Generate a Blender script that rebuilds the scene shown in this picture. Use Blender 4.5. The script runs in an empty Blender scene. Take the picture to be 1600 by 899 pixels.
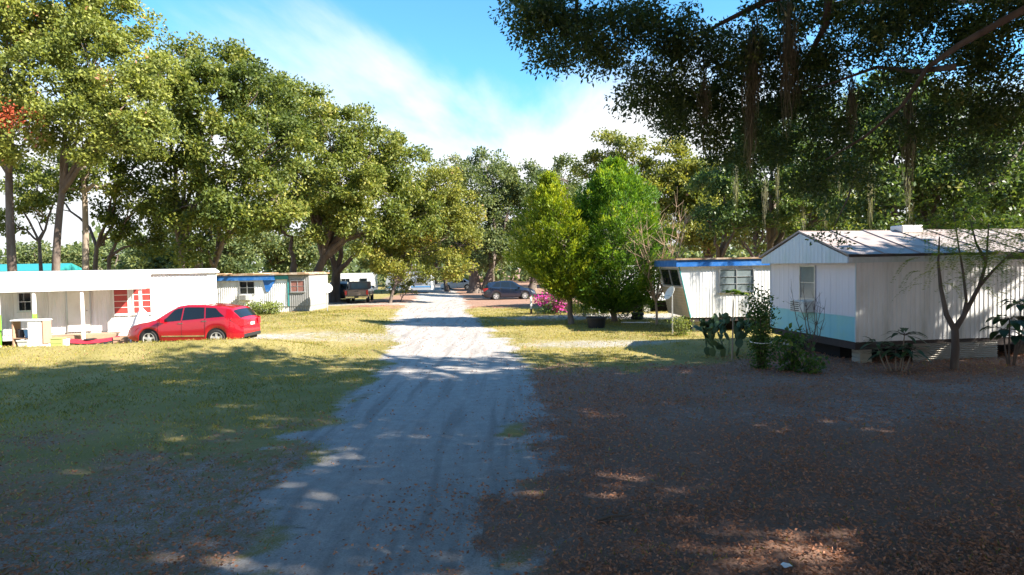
import bpy, bmesh, math, random
import numpy as np
from mathutils import Vector, Matrix, Euler
R = math.radians
PI = math.pi
sc = bpy.context.scene
COL = sc.collection

# ------------------------------------------------------------------ camera
CAM_Z = 3.2
cd = bpy.data.cameras.new('camera'); cam = bpy.data.objects.new('camera', cd); COL.objects.link(cam)
cd.sensor_width = 36.0; cd.lens = 36.0 * 1000.0 / 1600.0
cd.clip_start = 0.05; cd.clip_end = 3000
cam.location = (0, 0, CAM_Z)
cam_rot = Matrix.Rotation(R(90 - 2.03), 3, 'X') @ Matrix.Rotation(R(-1.0), 3, 'Z')
cam.rotation_euler = cam_rot.to_euler()
sc.camera = cam
# ------------------------------------------------------------------ light
SUN_EL = R(35); SUN_AZ = math.atan2(1.0, -0.32)          # azimuth from +Y towards +X
to_sun = Vector((math.sin(SUN_AZ) * math.cos(SUN_EL), math.cos(SUN_AZ) * math.cos(SUN_EL), math.sin(SUN_EL)))
w = bpy.data.worlds.new('World'); sc.world = w; w.use_nodes = True
nt = w.node_tree; nt.nodes.clear()
def N(t, typ, **kw):
    n = t.nodes.new(typ)
    for k, v in kw.items():
        if k.startswith('i_'):
            key = k[2:]
            n.inputs[int(key) if key.isdigit() else key.replace('_', ' ')].default_value = v
        else: setattr(n, k, v)
    return n
out = N(nt, 'ShaderNodeOutputWorld'); bg = N(nt, 'ShaderNodeBackground'); bg.inputs[1].default_value = 0.072
sky = N(nt, 'ShaderNodeTexSky'); sky.sky_type = 'NISHITA'; sky.sun_disc = False
sky.sun_elevation = SUN_EL; sky.sun_rotation = SUN_AZ; sky.air_density = 1.0; sky.dust_density = 0.4; sky.ozone_density = 1.5
tc = N(nt, 'ShaderNodeTexCoord'); sep = N(nt, 'ShaderNodeSeparateXYZ'); nt.links.new(tc.outputs['Generated'], sep.inputs[0])
zc = N(nt, 'ShaderNodeMath', operation='MAXIMUM'); nt.links.new(sep.outputs[2], zc.inputs[0]); zc.inputs[1].default_value = 0.0
za = N(nt, 'ShaderNodeMath', operation='ADD'); nt.links.new(zc.outputs[0], za.inputs[0]); za.inputs[1].default_value = 0.16
dx = N(nt, 'ShaderNodeMath', operation='DIVIDE'); nt.links.new(sep.outputs[0], dx.inputs[0]); nt.links.new(za.outputs[0], dx.inputs[1])
dy = N(nt, 'ShaderNodeMath', operation='DIVIDE'); nt.links.new(sep.outputs[1], dy.inputs[0]); nt.links.new(za.outputs[0], dy.inputs[1])
cb = N(nt, 'ShaderNodeCombineXYZ'); nt.links.new(dx.outputs[0], cb.inputs[0]); nt.links.new(dy.outputs[0], cb.inputs[1])
mp = N(nt, 'ShaderNodeMapping'); mp.inputs['Location'].default_value = (0.2, 2.2, 0); mp.inputs['Rotation'].default_value = (0, 0, R(-60)); mp.inputs['Scale'].default_value = (0.7, 0.3, 1)
nt.links.new(cb.outputs[0], mp.inputs[0])
nz = N(nt, 'ShaderNodeTexNoise'); nz.inputs['Scale'].default_value = 1.0; nz.inputs['Detail'].default_value = 9; nz.inputs['Roughness'].default_value = 0.55; nz.inputs['Distortion'].default_value = 0.35
nt.links.new(mp.outputs[0], nz.inputs['Vector'])
hz = N(nt, 'ShaderNodeMapRange'); nt.links.new(sep.outputs[2], hz.inputs[0])
for i, v in ((1, 0.0), (2, 0.38), (3, 0.46), (4, -0.105)): hz.inputs[i].default_value = v
ad = N(nt, 'ShaderNodeMath', operation='ADD'); nt.links.new(nz.outputs[0], ad.inputs[0]); nt.links.new(hz.outputs[0], ad.inputs[1])
rm = N(nt, 'ShaderNodeMapRange'); rm.interpolation_type = 'SMOOTHSTEP'; nt.links.new(ad.outputs[0], rm.inputs[0])
for i, v in ((1, 0.47), (2, 0.68), (3, 0.0), (4, 1.0)): rm.inputs[i].default_value = v
mx = N(nt, 'ShaderNodeMix'); mx.data_type = 'RGBA'
nt.links.new(rm.outputs[0], mx.inputs[0])
tint = N(nt, 'ShaderNodeMix'); tint.data_type = 'RGBA'; tint.blend_type = 'MULTIPLY'; tint.inputs[0].default_value = 1.0; tint.inputs[7].default_value = (0.60, 1.16, 1.42, 1); nt.links.new(sky.outputs[0], tint.inputs[6])
nt.links.new(tint.outputs[2], mx.inputs[6]); mx.inputs[7].default_value = (4.6, 4.75, 4.9, 1)
nt.links.new(mx.outputs[2], bg.inputs[0]); nt.links.new(bg.outputs[0], out.inputs[0])
sl = bpy.data.lights.new('sun', 'SUN'); sl.energy = 5.0; sl.angle = R(0.55); sl.color = (1.0, 0.93, 0.80)
sun = bpy.data.objects.new('sun', sl); COL.objects.link(sun)
sun.rotation_euler = to_sun.to_track_quat('Z', 'Y').to_euler(); sun.location = (30, -10, 40)
vs = sc.view_settings; vs.view_transform = 'Standard'; vs.look = 'None'; vs.gamma = 1.0; vs.use_curve_mapping = False
vs.exposure = 1.85
try:
    sc.cycles.max_bounces = 6; sc.cycles.diffuse_bounces = 3; sc.cycles.transmission_bounces = 4; sc.cycles.transparent_max_bounces = 6
except Exception: pass

# ------------------------------------------------------------------ helpers
def P(px, py, d):
    v = cam_rot @ Vector(((px - 800) / 1000.0 * d, -(py - 449.5) / 1000.0 * d, -d))
    return Vector((v.x, v.y, v.z + CAM_Z))
def G(px, py, z=0.0):
    v = cam_rot @ Vector(((px - 800) / 1000.0, -(py - 449.5) / 1000.0, -1.0))
    t = (z - CAM_Z) / v.z
    return Vector((v.x * t, v.y * t, z))
def link(o, parent=None):
    COL.objects.link(o)
    if parent is not None: o.parent = parent
    return o
def tag(o, label=None, cat=None, group=None, kind=None):
    if label: o['label'] = label
    if cat: o['category'] = cat
    if group: o['group'] = group
    if kind: o['kind'] = kind
    return o
def thing(name, label, cat, loc=(0, 0, 0), rz=0.0, group=None):
    o = bpy.data.objects.new(name, None); o.empty_display_size = 0.2
    o.location = loc; o.rotation_euler = (0, 0, rz); COL.objects.link(o)
    return tag(o, label, cat, group)
class MB:
    def __init__(s): s.v = []; s.f = []
    def add(s, vs_, fs):
        b = len(s.v); s.v += [tuple(q) for q in vs_]; s.f += [tuple(i + b for i in f) for f in fs]; return s
    def box(s, x0, x1, y0, y1, z0, z1, M=None):
        c = [Vector((x, y, z)) for z in (z0, z1) for x, y in ((x0, y0), (x1, y0), (x1, y1), (x0, y1))]
        if M is not None: c = [M @ q for q in c]
        return s.add(c, [(3, 2, 1, 0), (4, 5, 6, 7), (0, 1, 5, 4), (1, 2, 6, 5), (2, 3, 7, 6), (3, 0, 4, 7)])
    def quad(s, a, b, c, d): return s.add([a, b, c, d], [(0, 1, 2, 3)])
    def tube(s, pts, rad, n=6, cap=True):
        pts = [Vector(p) for p in pts]; m = len(pts)
        if not hasattr(rad, '__len__'): rad = [rad] * m
        ref = None; base = len(s.v)
        for i, p in enumerate(pts):
            t = (pts[min(i + 1, m - 1)] - pts[max(i - 1, 0)])
            if t.length < 1e-9: t = Vector((0, 0, 1))
            t.normalize()
            if ref is None: ref = Vector((1, 0, 0)) if abs(t.x) < 0.8 else Vector((0, 1, 0))
            u = ref - t * ref.dot(t)
            if u.length < 1e-6: u = t.orthogonal()
            u.normalize(); ref = u; vv = t.cross(u)
            for k in range(n):
                a = 2 * PI * k / n
                s.v.append(tuple(p + (u * math.cos(a) + vv * math.sin(a)) * rad[i]))
        for i in range(m - 1):
            for k in range(n):
                a = base + i * n + k; b = base + i * n + (k + 1) % n
                s.f.append((a, b, b + n, a + n))
        if cap:
            s.f.append(tuple(base + k for k in reversed(range(n)))); s.f.append(tuple(base + (m - 1) * n + k for k in range(n)))
        return s
    def lathe(s, prof, n=16, c=(0, 0, 0), axis='Z', ring=False):
        base = len(s.v); m = len(prof)
        for r, z in prof:
            for k in range(n):
                a = 2 * PI * k / n
                if axis == 'Z': q = (c[0] + r * math.cos(a), c[1] + r * math.sin(a), c[2] + z)
                else: q = (c[0] + r * math.cos(a), c[1] + z, c[2] + r * math.sin(a))
                s.v.append(q)
        for i in range(m - 1):
            for k in range(n):
                a = base + i * n + k; b = base + i * n + (k + 1) % n
                s.f.append((a, b, b + n, a + n))
        if ring:
            for k in range(n):
                a = base + (m - 1) * n + k; b = base + (m - 1) * n + (k + 1) % n
                s.f.append((a, b, base + (k + 1) % n, base + k))
        else:
            s.f.append(tuple(base + k for k in range(n))); s.f.append(tuple(base + (m - 1) * n + k for k in range(n)))
        return s
    def build(s, name, m, parent=None, smooth=False, angle=40, bevel=0.0):
        me = bpy.data.meshes.new(name); me.from_pydata(s.v, [], s.f); me.update()
        bm = bmesh.new(); bm.from_mesh(me)
        if len(bm.faces) < 60000: bmesh.ops.recalc_face_normals(bm, faces=bm.faces)
        if bevel > 0: bmesh.ops.bevel(bm, geom=bm.edges[:], offset=bevel, segments=1, affect='EDGES')
        bm.to_mesh(me); bm.free()
        if smooth:
            me.polygons.foreach_set('use_smooth', [True] * len(me.polygons)); me.set_sharp_from_angle(angle=R(angle))
        o = bpy.data.objects.new(name, me)
        if m is not None: me.materials.append(m)
        return link(o, parent)

# ------------------------------------------------------------------ materials
MATS = {}
def mat(name, col, rough=0.7, metal=0.0, spec=0.4, var=0.12, scale=6.0, bump=0.0, bscale=30.0, dirt=None, dirt_amt=0.4, dirt_scale=1.5, stretch=(1, 1, 1), coat=0.0):
    m = bpy.data.materials.new(name); m.use_nodes = True; t = m.node_tree; b = t.nodes['Principled BSDF']
    b.inputs['Roughness'].default_value = rough; b.inputs['Metallic'].default_value = metal; b.inputs['Specular IOR Level'].default_value = spec
    b.inputs['Coat Weight'].default_value = coat
    c = N(t, 'ShaderNodeTexCoord'); mpg = N(t, 'ShaderNodeMapping'); mpg.inputs['Scale'].default_value = stretch; t.links.new(c.outputs['Object'], mpg.inputs[0])
    n1 = N(t, 'ShaderNodeTexNoise'); n1.inputs['Scale'].default_value = scale; n1.inputs['Detail'].default_value = 6; t.links.new(mpg.outputs[0], n1.inputs['Vector'])
    hi = tuple(min(1, q * (1 + var)) for q in col) + (1,); lo = tuple(q * (1 - var) for q in col) + (1,)
    mx_ = N(t, 'ShaderNodeMix'); mx_.data_type = 'RGBA'; mx_.inputs[6].default_value = lo; mx_.inputs[7].default_value = hi
    t.links.new(n1.outputs[0], mx_.inputs[0]); last = mx_.outputs[2]
    if dirt:
        n2 = N(t, 'ShaderNodeTexNoise'); n2.inputs['Scale'].default_value = dirt_scale; n2.inputs['Detail'].default_value = 8; n2.inputs['Roughness'].default_value = 0.65; t.links.new(mpg.outputs[0], n2.inputs['Vector'])
        r2 = N(t, 'ShaderNodeMapRange'); t.links.new(n2.outputs[0], r2.inputs[0])
        for i, v in ((1, 0.48), (2, 0.72), (3, 0), (4, dirt_amt)): r2.inputs[i].default_value = v
        m2 = N(t, 'ShaderNodeMix'); m2.data_type = 'RGBA'; t.links.new(r2.outputs[0], m2.inputs[0]); t.links.new(last, m2.inputs[6]); m2.inputs[7].default_value = tuple(dirt) + (1,)
        last = m2.outputs[2]
    t.links.new(last, b.inputs['Base Color'])
    if bump > 0:
        n3 = N(t, 'ShaderNodeTexNoise'); n3.inputs['Scale'].default_value = bscale; n3.inputs['Detail'].default_value = 5; t.links.new(mpg.outputs[0], n3.inputs['Vector'])
        bp = N(t, 'ShaderNodeBump'); bp.inputs['Strength'].default_value = bump; bp.inputs['Distance'].default_value = 0.03; t.links.new(n3.outputs[0], bp.inputs['Height']); t.links.new(bp.outputs[0], b.inputs['Normal'])
    MATS[name] = m; return m
def leafmat(name, stops, rough=0.55, trans=0.35, spec=0.3):
    m = bpy.data.materials.new(name); m.use_nodes = True; t = m.node_tree; b = t.nodes['Principled BSDF']; o = t.nodes['Material Output']
    a = N(t, 'ShaderNodeAttribute'); a.attribute_name = 'var'
    cr = N(t, 'ShaderNodeValToRGB'); e = cr.color_ramp.elements
    while len(e) < len(stops): e.new(0.5)
    for el, (p, c) in zip(e, stops): el.position = p; el.color = tuple(c) + (1,)
    t.links.new(a.outputs['Fac'], cr.inputs[0]); t.links.new(cr.outputs[0], b.inputs['Base Color'])
    b.inputs['Roughness'].default_value = rough; b.inputs['Specular IOR Level'].default_value = spec
    tr = N(t, 'ShaderNodeBsdfTranslucent')
    hs = N(t, 'ShaderNodeMix'); hs.data_type = 'RGBA'; hs.blend_type = 'MULTIPLY'; hs.inputs[0].default_value = 1.0; t.links.new(cr.outputs[0], hs.inputs[6]); hs.inputs[7].default_value = (1.5, 1.5, 0.7, 1)
    t.links.new(hs.outputs[2], tr.inputs[0])
    ms = N(t, 'ShaderNodeMixShader'); ms.inputs[0].default_value = trans
    t.links.new(b.outputs[0], ms.inputs[1]); t.links.new(tr.outputs[0], ms.inputs[2]); t.links.new(ms.outputs[0], o.inputs[0])
    MATS[name] = m; return m
M = MATS
mat('white_siding', (0.80, 0.79, 0.80), 0.45, var=0.05, scale=2, dirt=(0.40, 0.40, 0.36), dirt_amt=0.55, dirt_scale=1.6, stretch=(1, 1, 0.18))
mat('white_paint', (0.80, 0.79, 0.77), 0.5, var=0.05, dirt=(0.5, 0.45, 0.38), dirt_amt=0.35)
mat('aqua_panel', (0.26, 0.60, 0.66), 0.45, var=0.08, scale=1.2, dirt=(0.35, 0.62, 0.45), dirt_amt=0.7, dirt_scale=0.8)
mat('pale_pink_siding', (0.74, 0.69, 0.72), 0.5, var=0.05, scale=1.5, dirt=(0.5, 0.48, 0.42), dirt_amt=0.3, stretch=(1, 1, 0.3))
mat('gable_siding', (0.62, 0.70, 0.76), 0.5, var=0.08, scale=2, dirt=(0.33, 0.48, 0.40), dirt_amt=0.55, dirt_scale=1.6, stretch=(1, 1, 0.25))
mat('grey_shade_siding', (0.27, 0.265, 0.26), 0.5, var=0.1, dirt=(0.2, 0.19, 0.17), dirt_amt=0.5)  # grey taken darker to stand in for dappled tree shade
mat('blue_paint', (0.02, 0.14, 0.46), 0.4, var=0.18, scale=4, dirt=(0.25, 0.45, 0.7), dirt_amt=0.4, dirt_scale=3)
mat('teal_paint', (0.03, 0.24, 0.24), 0.45, var=0.1)
mat('roof_metal', (0.34, 0.29, 0.28), 0.6, var=0.2, scale=3, dirt=(0.20, 0.13, 0.10), dirt_amt=0.9, dirt_scale=0.9, stretch=(0.5, 1.4, 1))
mat('roof_white', (0.78, 0.76, 0.74), 0.55, var=0.08, dirt=(0.35, 0.27, 0.2), dirt_amt=0.5, dirt_scale=1.4)
mat('roof_debris', (0.30, 0.19, 0.11), 0.9, var=0.4, scale=10, dirt=(0.62, 0.58, 0.52), dirt_amt=0.8, dirt_scale=2)
mat('dark_board', (0.055, 0.042, 0.040), 0.8, var=0.25, scale=8)
mat('under_shade_black', (0.012, 0.012, 0.013), 0.95, var=0.1)  # near black that paints the shade beneath the homes
mat('concrete', (0.36, 0.35, 0.30), 0.9, var=0.2, scale=12, bump=0.3)
mat('corrugated', (0.30, 0.28, 0.25), 0.5, metal=0.4, var=0.2, dirt=(0.20, 0.12, 0.07), dirt_amt=0.6)
mat('glass_dark', (0.010, 0.013, 0.016), 0.05, spec=0.5, var=0.1)
mat('glass_pale', (0.20, 0.24, 0.25), 0.12, spec=0.8, var=0.25, scale=3)
mat('red_curtain', (0.42, 0.05, 0.045), 0.35, spec=0.6, var=0.3, scale=7, stretch=(4, 4, 0.3))
mat('brown_curtain', (0.28, 0.12, 0.10), 0.4, spec=0.5, var=0.25)
mat('alu', (0.55, 0.56, 0.57), 0.35, metal=0.7, var=0.1)
mat('ac_white', (0.66, 0.65, 0.60), 0.5, var=0.08)
mat('tan_lap', (0.50, 0.38, 0.24), 0.7, var=0.15, dirt=(0.2, 0.17, 0.14), dirt_amt=0.6)
mat('green_post', (0.22, 0.72, 0.05), 0.5, var=0.15)
mat('bark', (0.115, 0.085, 0.070), 0.95, var=0.45, scale=5, bump=0.9, bscale=9, dirt=(0.24, 0.21, 0.18), dirt_amt=0.6, dirt_scale=2.2, stretch=(1, 1, 0.35))
mat('bark_pale', (0.30, 0.24, 0.19), 0.95, var=0.35, scale=5, bump=0.8, bscale=10, dirt=(0.12, 0.10, 0.09), dirt_amt=0.7, stretch=(1, 1, 0.35))
mat('twig_tan', (0.36, 0.25, 0.17), 0.85, var=0.25)
mat('twig_dark', (0.11, 0.085, 0.07), 0.85, var=0.25)
mat('car_red', (0.46, 0.006, 0.02), 0.3, metal=0.25, spec=0.5, var=0.03, coat=1.0)
mat('car_navy', (0.007, 0.011, 0.026), 0.25, spec=0.5, var=0.05, coat=1.0)
mat('car_white', (0.78, 0.78, 0.78), 0.3, spec=0.5, var=0.03, coat=0.8)
mat('car_taupe', (0.20, 0.15, 0.14), 0.3, spec=0.5, var=0.05, coat=0.8)
mat('car_black', (0.02, 0.02, 0.022), 0.35, var=0.05)
mat('trim_black', (0.018, 0.018, 0.019), 0.7, var=0.1)
mat('tyre', (0.028, 0.028, 0.029), 0.85, var=0.2, dirt=(0.14, 0.12, 0.1), dirt_amt=0.4, dirt_scale=5)
mat('rim_alloy', (0.68, 0.68, 0.69), 0.3, metal=0.6, var=0.05)
mat('chrome', (0.75, 0.75, 0.76), 0.12, metal=1.0, var=0.03)
mat('lamp_red', (0.55, 0.02, 0.03), 0.15, spec=0.8, var=0.1)
mat('lamp_clear', (0.7, 0.7, 0.7), 0.1, spec=0.8, var=0.1)
mat('plate', (0.75, 0.75, 0.72), 0.4, var=0.1)
mat('black_plastic', (0.02, 0.019, 0.021), 0.5, var=0.2)
mat('blue_plastic', (0.10, 0.28, 0.55), 0.4, var=0.1)
mat('olive_plastic', (0.36, 0.40, 0.13), 0.6, var=0.15)
mat('kayak_red', (0.55, 0.03, 0.05), 0.35, var=0.12)
mat('tarp_dark', (0.035, 0.035, 0.05), 0.6, var=0.3)
mat('tarp_white', (0.8, 0.8, 0.79), 0.5, var=0.05)
mat('wood_worn', (0.36, 0.24, 0.16), 0.85, var=0.3, scale=9, dirt=(0.5, 0.1, 0.06), dirt_amt=0.3, stretch=(1, 5, 5))
mat('paper', (0.78, 0.8, 0.82), 0.6, var=0.03)
mat('silver_rv', (0.46, 0.50, 0.55), 0.4, metal=0.2, var=0.12)
mat('soil_bark_root', (0.10, 0.07, 0.055), 0.95, var=0.4)
OAK = leafmat('oak_leaf', [(0.0, (0.046, 0.073, 0.018)), (0.45, (0.115, 0.148, 0.028)), (0.8, (0.222, 0.233, 0.046)), (1.0, (0.394, 0.353, 0.106))])
OAKY = leafmat('yellowing_leaf', [(0.0, (0.055, 0.085, 0.022)), (0.4, (0.166, 0.194, 0.041)), (0.8, (0.312, 0.322, 0.068)), (0.95, (0.445, 0.437, 0.203)), (1.0, (0.467, 0.206, 0.135))])
OAKO = leafmat('russet_leaf', [(0.0, (0.071, 0.096, 0.022)), (0.5, (0.203, 0.214, 0.040)), (0.85, (0.357, 0.311, 0.065)), (1.0, (0.405, 0.206, 0.111))])
OAKD = leafmat('live_oak_leaf', [(0.0, (0.034, 0.062, 0.025)), (0.5, (0.076, 0.121, 0.035)), (0.85, (0.160, 0.198, 0.055)), (1.0, (0.361, 0.338, 0.125))], rough=0.45, trans=0.35)
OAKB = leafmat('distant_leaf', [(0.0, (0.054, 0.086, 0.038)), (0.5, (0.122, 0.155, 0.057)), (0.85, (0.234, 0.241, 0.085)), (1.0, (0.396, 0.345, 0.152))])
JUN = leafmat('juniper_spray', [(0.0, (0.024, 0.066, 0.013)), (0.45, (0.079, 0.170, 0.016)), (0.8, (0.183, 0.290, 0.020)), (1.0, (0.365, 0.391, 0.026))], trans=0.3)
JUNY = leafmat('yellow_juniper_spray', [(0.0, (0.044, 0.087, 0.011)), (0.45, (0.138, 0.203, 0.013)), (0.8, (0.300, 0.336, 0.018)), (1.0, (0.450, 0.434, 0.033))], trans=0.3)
FERN = leafmat('feathery_leaf', [(0.0, (0.05, 0.10, 0.012)), (0.6, (0.13, 0.20, 0.016)), (1.0, (0.34, 0.34, 0.03))], trans=0.45)
SHRUB = leafmat('shrub_leaf', [(0.0, (0.03, 0.07, 0.018)), (0.6, (0.075, 0.14, 0.03)), (1.0, (0.20, 0.26, 0.05))], trans=0.3)
CACT = leafmat('cactus_skin', [(0.0, (0.035, 0.075, 0.04)), (0.6, (0.07, 0.125, 0.06)), (1.0, (0.14, 0.19, 0.08))], trans=0.02, rough=0.6)
BROAD = leafmat('broad_leaf', [(0.0, (0.016, 0.045, 0.022)), (0.6, (0.035, 0.085, 0.035)), (1.0, (0.10, 0.16, 0.05))], trans=0.2, rough=0.4)
YUCC = leafmat('blade_leaf', [(0.0, (0.08, 0.12, 0.03)), (0.6, (0.19, 0.22, 0.05)), (1.0, (0.38, 0.36, 0.10))], trans=0.25)
BOUG = leafmat('magenta_bract', [(0.0, (0.35, 0.02, 0.22)), (1.0, (0.72, 0.06, 0.46))], trans=0.3)
REDL = leafmat('red_leaf', [(0.0, (0.32, 0.05, 0.025)), (1.0, (0.62, 0.14, 0.07))], trans=0.35)
MOSS = leafmat('moss_strand', [(0.0, (0.11, 0.108, 0.08)), (1.0, (0.30, 0.275, 0.20))], trans=0.3, rough=0.9, spec=0.1)
GRASS = leafmat('grass_blade', [(0.0, (0.075, 0.088, 0.016)), (0.4, (0.21, 0.19, 0.030)), (0.75, (0.37, 0.30, 0.065)), (1.0, (0.46, 0.36, 0.16))], trans=0.3, rough=0.7)
LITTER = leafmat('dead_leaf', [(0.0, (0.175, 0.081, 0.055)), (0.5, (0.350, 0.165, 0.103)), (0.85, (0.508, 0.251, 0.157)), (1.0, (0.600, 0.436, 0.315))], trans=0.1, rough=0.8, spec=0.2)

# ------------------------------------------------------------------ leaf meshes (numpy)
def unit(a): return a / np.maximum(np.linalg.norm(a, axis=1, keepdims=True), 1e-9)
def leaf_obj(name, C, D, L, W, var, m, parent, rng, fold=0.0):
    n = len(C); D = unit(D); S = unit(np.cross(D, unit(rng.normal(size=(n, 3)))))
    L = np.broadcast_to(np.asarray(L, float), (n,))[:, None]; W = np.broadcast_to(np.asarray(W, float), (n,))[:, None]
    V = np.empty((n, 4, 3)); V[:, 0] = C; V[:, 1] = C + D * L * 0.5 + S * W * 0.5; V[:, 2] = C + D * L; V[:, 3] = C + D * L * 0.5 - S * W * 0.5
    return quads_obj(name, V, var, m, parent)
def quads_obj(name, V, var, m, parent):
    n = len(V); me = bpy.data.meshes.new(name)
    me.vertices.add(n * 4); me.vertices.foreach_set('co', V.reshape(-1).astype(np.float32))
    me.loops.add(n * 4); me.loops.foreach_set('vertex_index', np.arange(n * 4, dtype=np.int32))
    me.polygons.add(n); me.polygons.foreach_set('loop_start', np.arange(0, n * 4, 4, dtype=np.int32))
    try: me.polygons.foreach_set('loop_total', np.full(n, 4, dtype=np.int32))
    except Exception: pass
    at = me.attributes.new('var', 'FLOAT', 'POINT'); at.data.foreach_set('value', np.repeat(np.clip(var, 0, 1), 4).astype(np.float32))
    me.update(calc_edges=True); me.materials.append(m)
    return link(bpy.data.objects.new(name, me), parent)
def auto_lobes(c, r, n, rng, k=0.42, low=-0.35):
    out_ = []; c = np.array(c); r = np.array(r)
    for i in range(n):
        while True:
            d = rng.normal(size=3); d /= np.linalg.norm(d)
            if d[2] > low: break
        s = rng.uniform(0.45, 0.78)
        rr = r.mean() * k * rng.uniform(0.75, 1.25)
        out_.append((*(c + d * r * s), rr * rng.uniform(0.95, 1.25), rr * rng.uniform(0.95, 1.25), rr * rng.uniform(0.7, 0.95)))
    return out_
def bez(a, b, c, n):
    return [a * (1 - t) ** 2 + b * 2 * t * (1 - t) + c * t * t for t in [i / n for i in range(n + 1)]]
def moss_part(pts, parent, rng, length=1.6, nst=40, spread=0.16, wid=0.014):
    for p in pts:
        V = []; va = []
        p = np.array(p); ln = length * rng.uniform(0.6, 1.2)
        for s_ in range(nst):
            a = rng.uniform(0, 2 * PI); rr = spread * abs(rng.normal()) * 0.8
            q = p + np.array([rr * math.cos(a), rr * math.sin(a), rng.uniform(-0.6, 0.1) * ln])
            l = ln * rng.uniform(0.25, 0.62); seg = 4; ang = rng.uniform(0, PI); v0 = rng.uniform(0, 1)
            for k in range(seg):
                q2 = q + np.array([rng.normal() * 0.03 - (q[0] - p[0]) * 0.2, rng.normal() * 0.03 - (q[1] - p[1]) * 0.2, -l / seg])
                wv = np.array([math.cos(ang), math.sin(ang), 0]) * wid * rng.uniform(0.5, 1.2) * (1.2 - k / seg)
                V.append([q - wv, q + wv, q2 + wv * 0.7, q2 - wv * 0.7]); va.append(v0); q = q2; ang += rng.normal() * 0.5
        quads_obj('hanging_moss', np.array(V), np.array(va), MOSS, parent)
TREE_LEAVES = 0
def tree(name, label, base, lobes, m, trunks=None, tr=0.35, fork=0.35, clumps=14, lpc=110, leaf=(0.22, 0.11), rc=0.75, seed=1,
         bark='bark', moss=None, group=None, tone=0.0, twigs=6, cat='tree', shell=0.55, extra=None, zb=0.0, moss_len=1.6, lean=None):
    global TREE_LEAVES
    rng = np.random.default_rng(seed)
    base = Vector((base[0], base[1], zb)); root = thing(name, label, cat, base, 0, group)
    trunks = trunks or [(0, 0, tr)]
    zs = [l[2] for l in lobes]; zmin, zmax = min(zs), max(zs)
    forks = []
    for (ox, oy, r) in trunks:
        mb = MB(); zf = zb + (zmax - zb) * fork * rng.uniform(0.85, 1.15)
        cx = np.mean([l[0] for l in lobes]) - base.x; cy = np.mean([l[1] for l in lobes]) - base.y
        lx, ly = (lean if lean else (cx * 0.18, cy * 0.18))
        top = Vector((ox * 2.2 + lx, oy * 2.2 + ly, zf - zb)); b0 = Vector((ox, oy, -0.3))
        mid = (b0 + top) / 2 + Vector((rng.normal() * 0.2, rng.normal() * 0.2, 0))
        pts = bez(b0, mid, top, 7); rad = [r * (1.45 if i == 0 else 1.18 if i == 1 else 1.0 - 0.05 * i) for i in range(8)]
        mb.tube(pts, rad, 10); mb.build('trunk', M[bark], root, smooth=True, angle=60)
        forks.append((top, r * 0.66))
    C = []; VA = []; NR = []
    for li, (x, y, z, rx, ry, rz) in enumerate(lobes):
        lc = Vector((x - base.x, y - base.y, z - zb)); lr = np.array([rx, ry, rz])
        ft, fr = min(forks, key=lambda q: (q[0] - lc).length)
        mb = MB(); mid = (ft * 0.55 + lc * 0.45) + Vector((rng.normal() * 0.4, rng.normal() * 0.4, 0.12 * (lc - ft).length))
        r0 = min(fr, 0.10 + 0.035 * (lc - ft).length) * rng.uniform(0.7, 1.0)
        pts = bez(ft - Vector((0, 0, 0.1)), mid, lc, 7); 
        for i in range(2, 7): pts[i] = pts[i] + Vector(rng.normal(size=3) * 0.12)
        mb.tube(pts, [r0 + (0.035 - r0) * i / 7 for i in range(8)], 7)
        nc = max(5, int(clumps * 1.35 * (rx * ry * rz) ** (2 / 3) / 2.6))
        d = unit(rng.normal(size=(nc, 3))); rad = rng.uniform(shell, 1.0, size=(nc, 1)) ** 0.6
        cc = np.array(lc) + d * rad * lr
        for q in cc[rng.permutation(nc)[:twigs]]:
            q = Vector(q); st = pts[rng.integers(4, 8)]
            mm = (st + q) / 2 + Vector(rng.normal(size=3) * 0.25)
            mb.tube(bez(st, mm, q, 3), [0.045, 0.033, 0.022, 0.010], 4, cap=False)
        mb.build('limb', M[bark], root, smooth=True, angle=70)
        tone_l = rng.normal() * 0.07
        for q in cc:
            k = int(lpc * 1.7 * rng.uniform(0.6, 1.4)); rr = rc * rng.uniform(0.7, 1.35)
            dd = unit(rng.normal(size=(k, 3))); dd[:, 2] *= 0.75
            C.append(q + dd * rr * (rng.uniform(0, 1, size=(k, 1)) ** 0.5))
            NR.append(dd); VA.append(np.clip(0.45 + tone + tone_l + rng.normal() * 0.10 + rng.normal(size=k) * 0.17, 0, 1))
    C = np.concatenate(C); D = np.concatenate(NR) * 0.5 + rng.normal(size=C.shape) * 0.7; VA = np.concatenate(VA)
    n = len(C); TREE_LEAVES += n
    leaf_obj('crown', C, D, leaf[0] * 1.0 * rng.lognormal(0, 0.28, n), leaf[1] * 1.28 * rng.lognormal(0, 0.25, n), VA, m, root, rng)
    if moss is not None: moss_part([(q[0] - base.x, q[1] - base.y, q[2] - zb) for q in moss], root, rng, moss_len)
    if extra: extra(root, rng)
    return root

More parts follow.
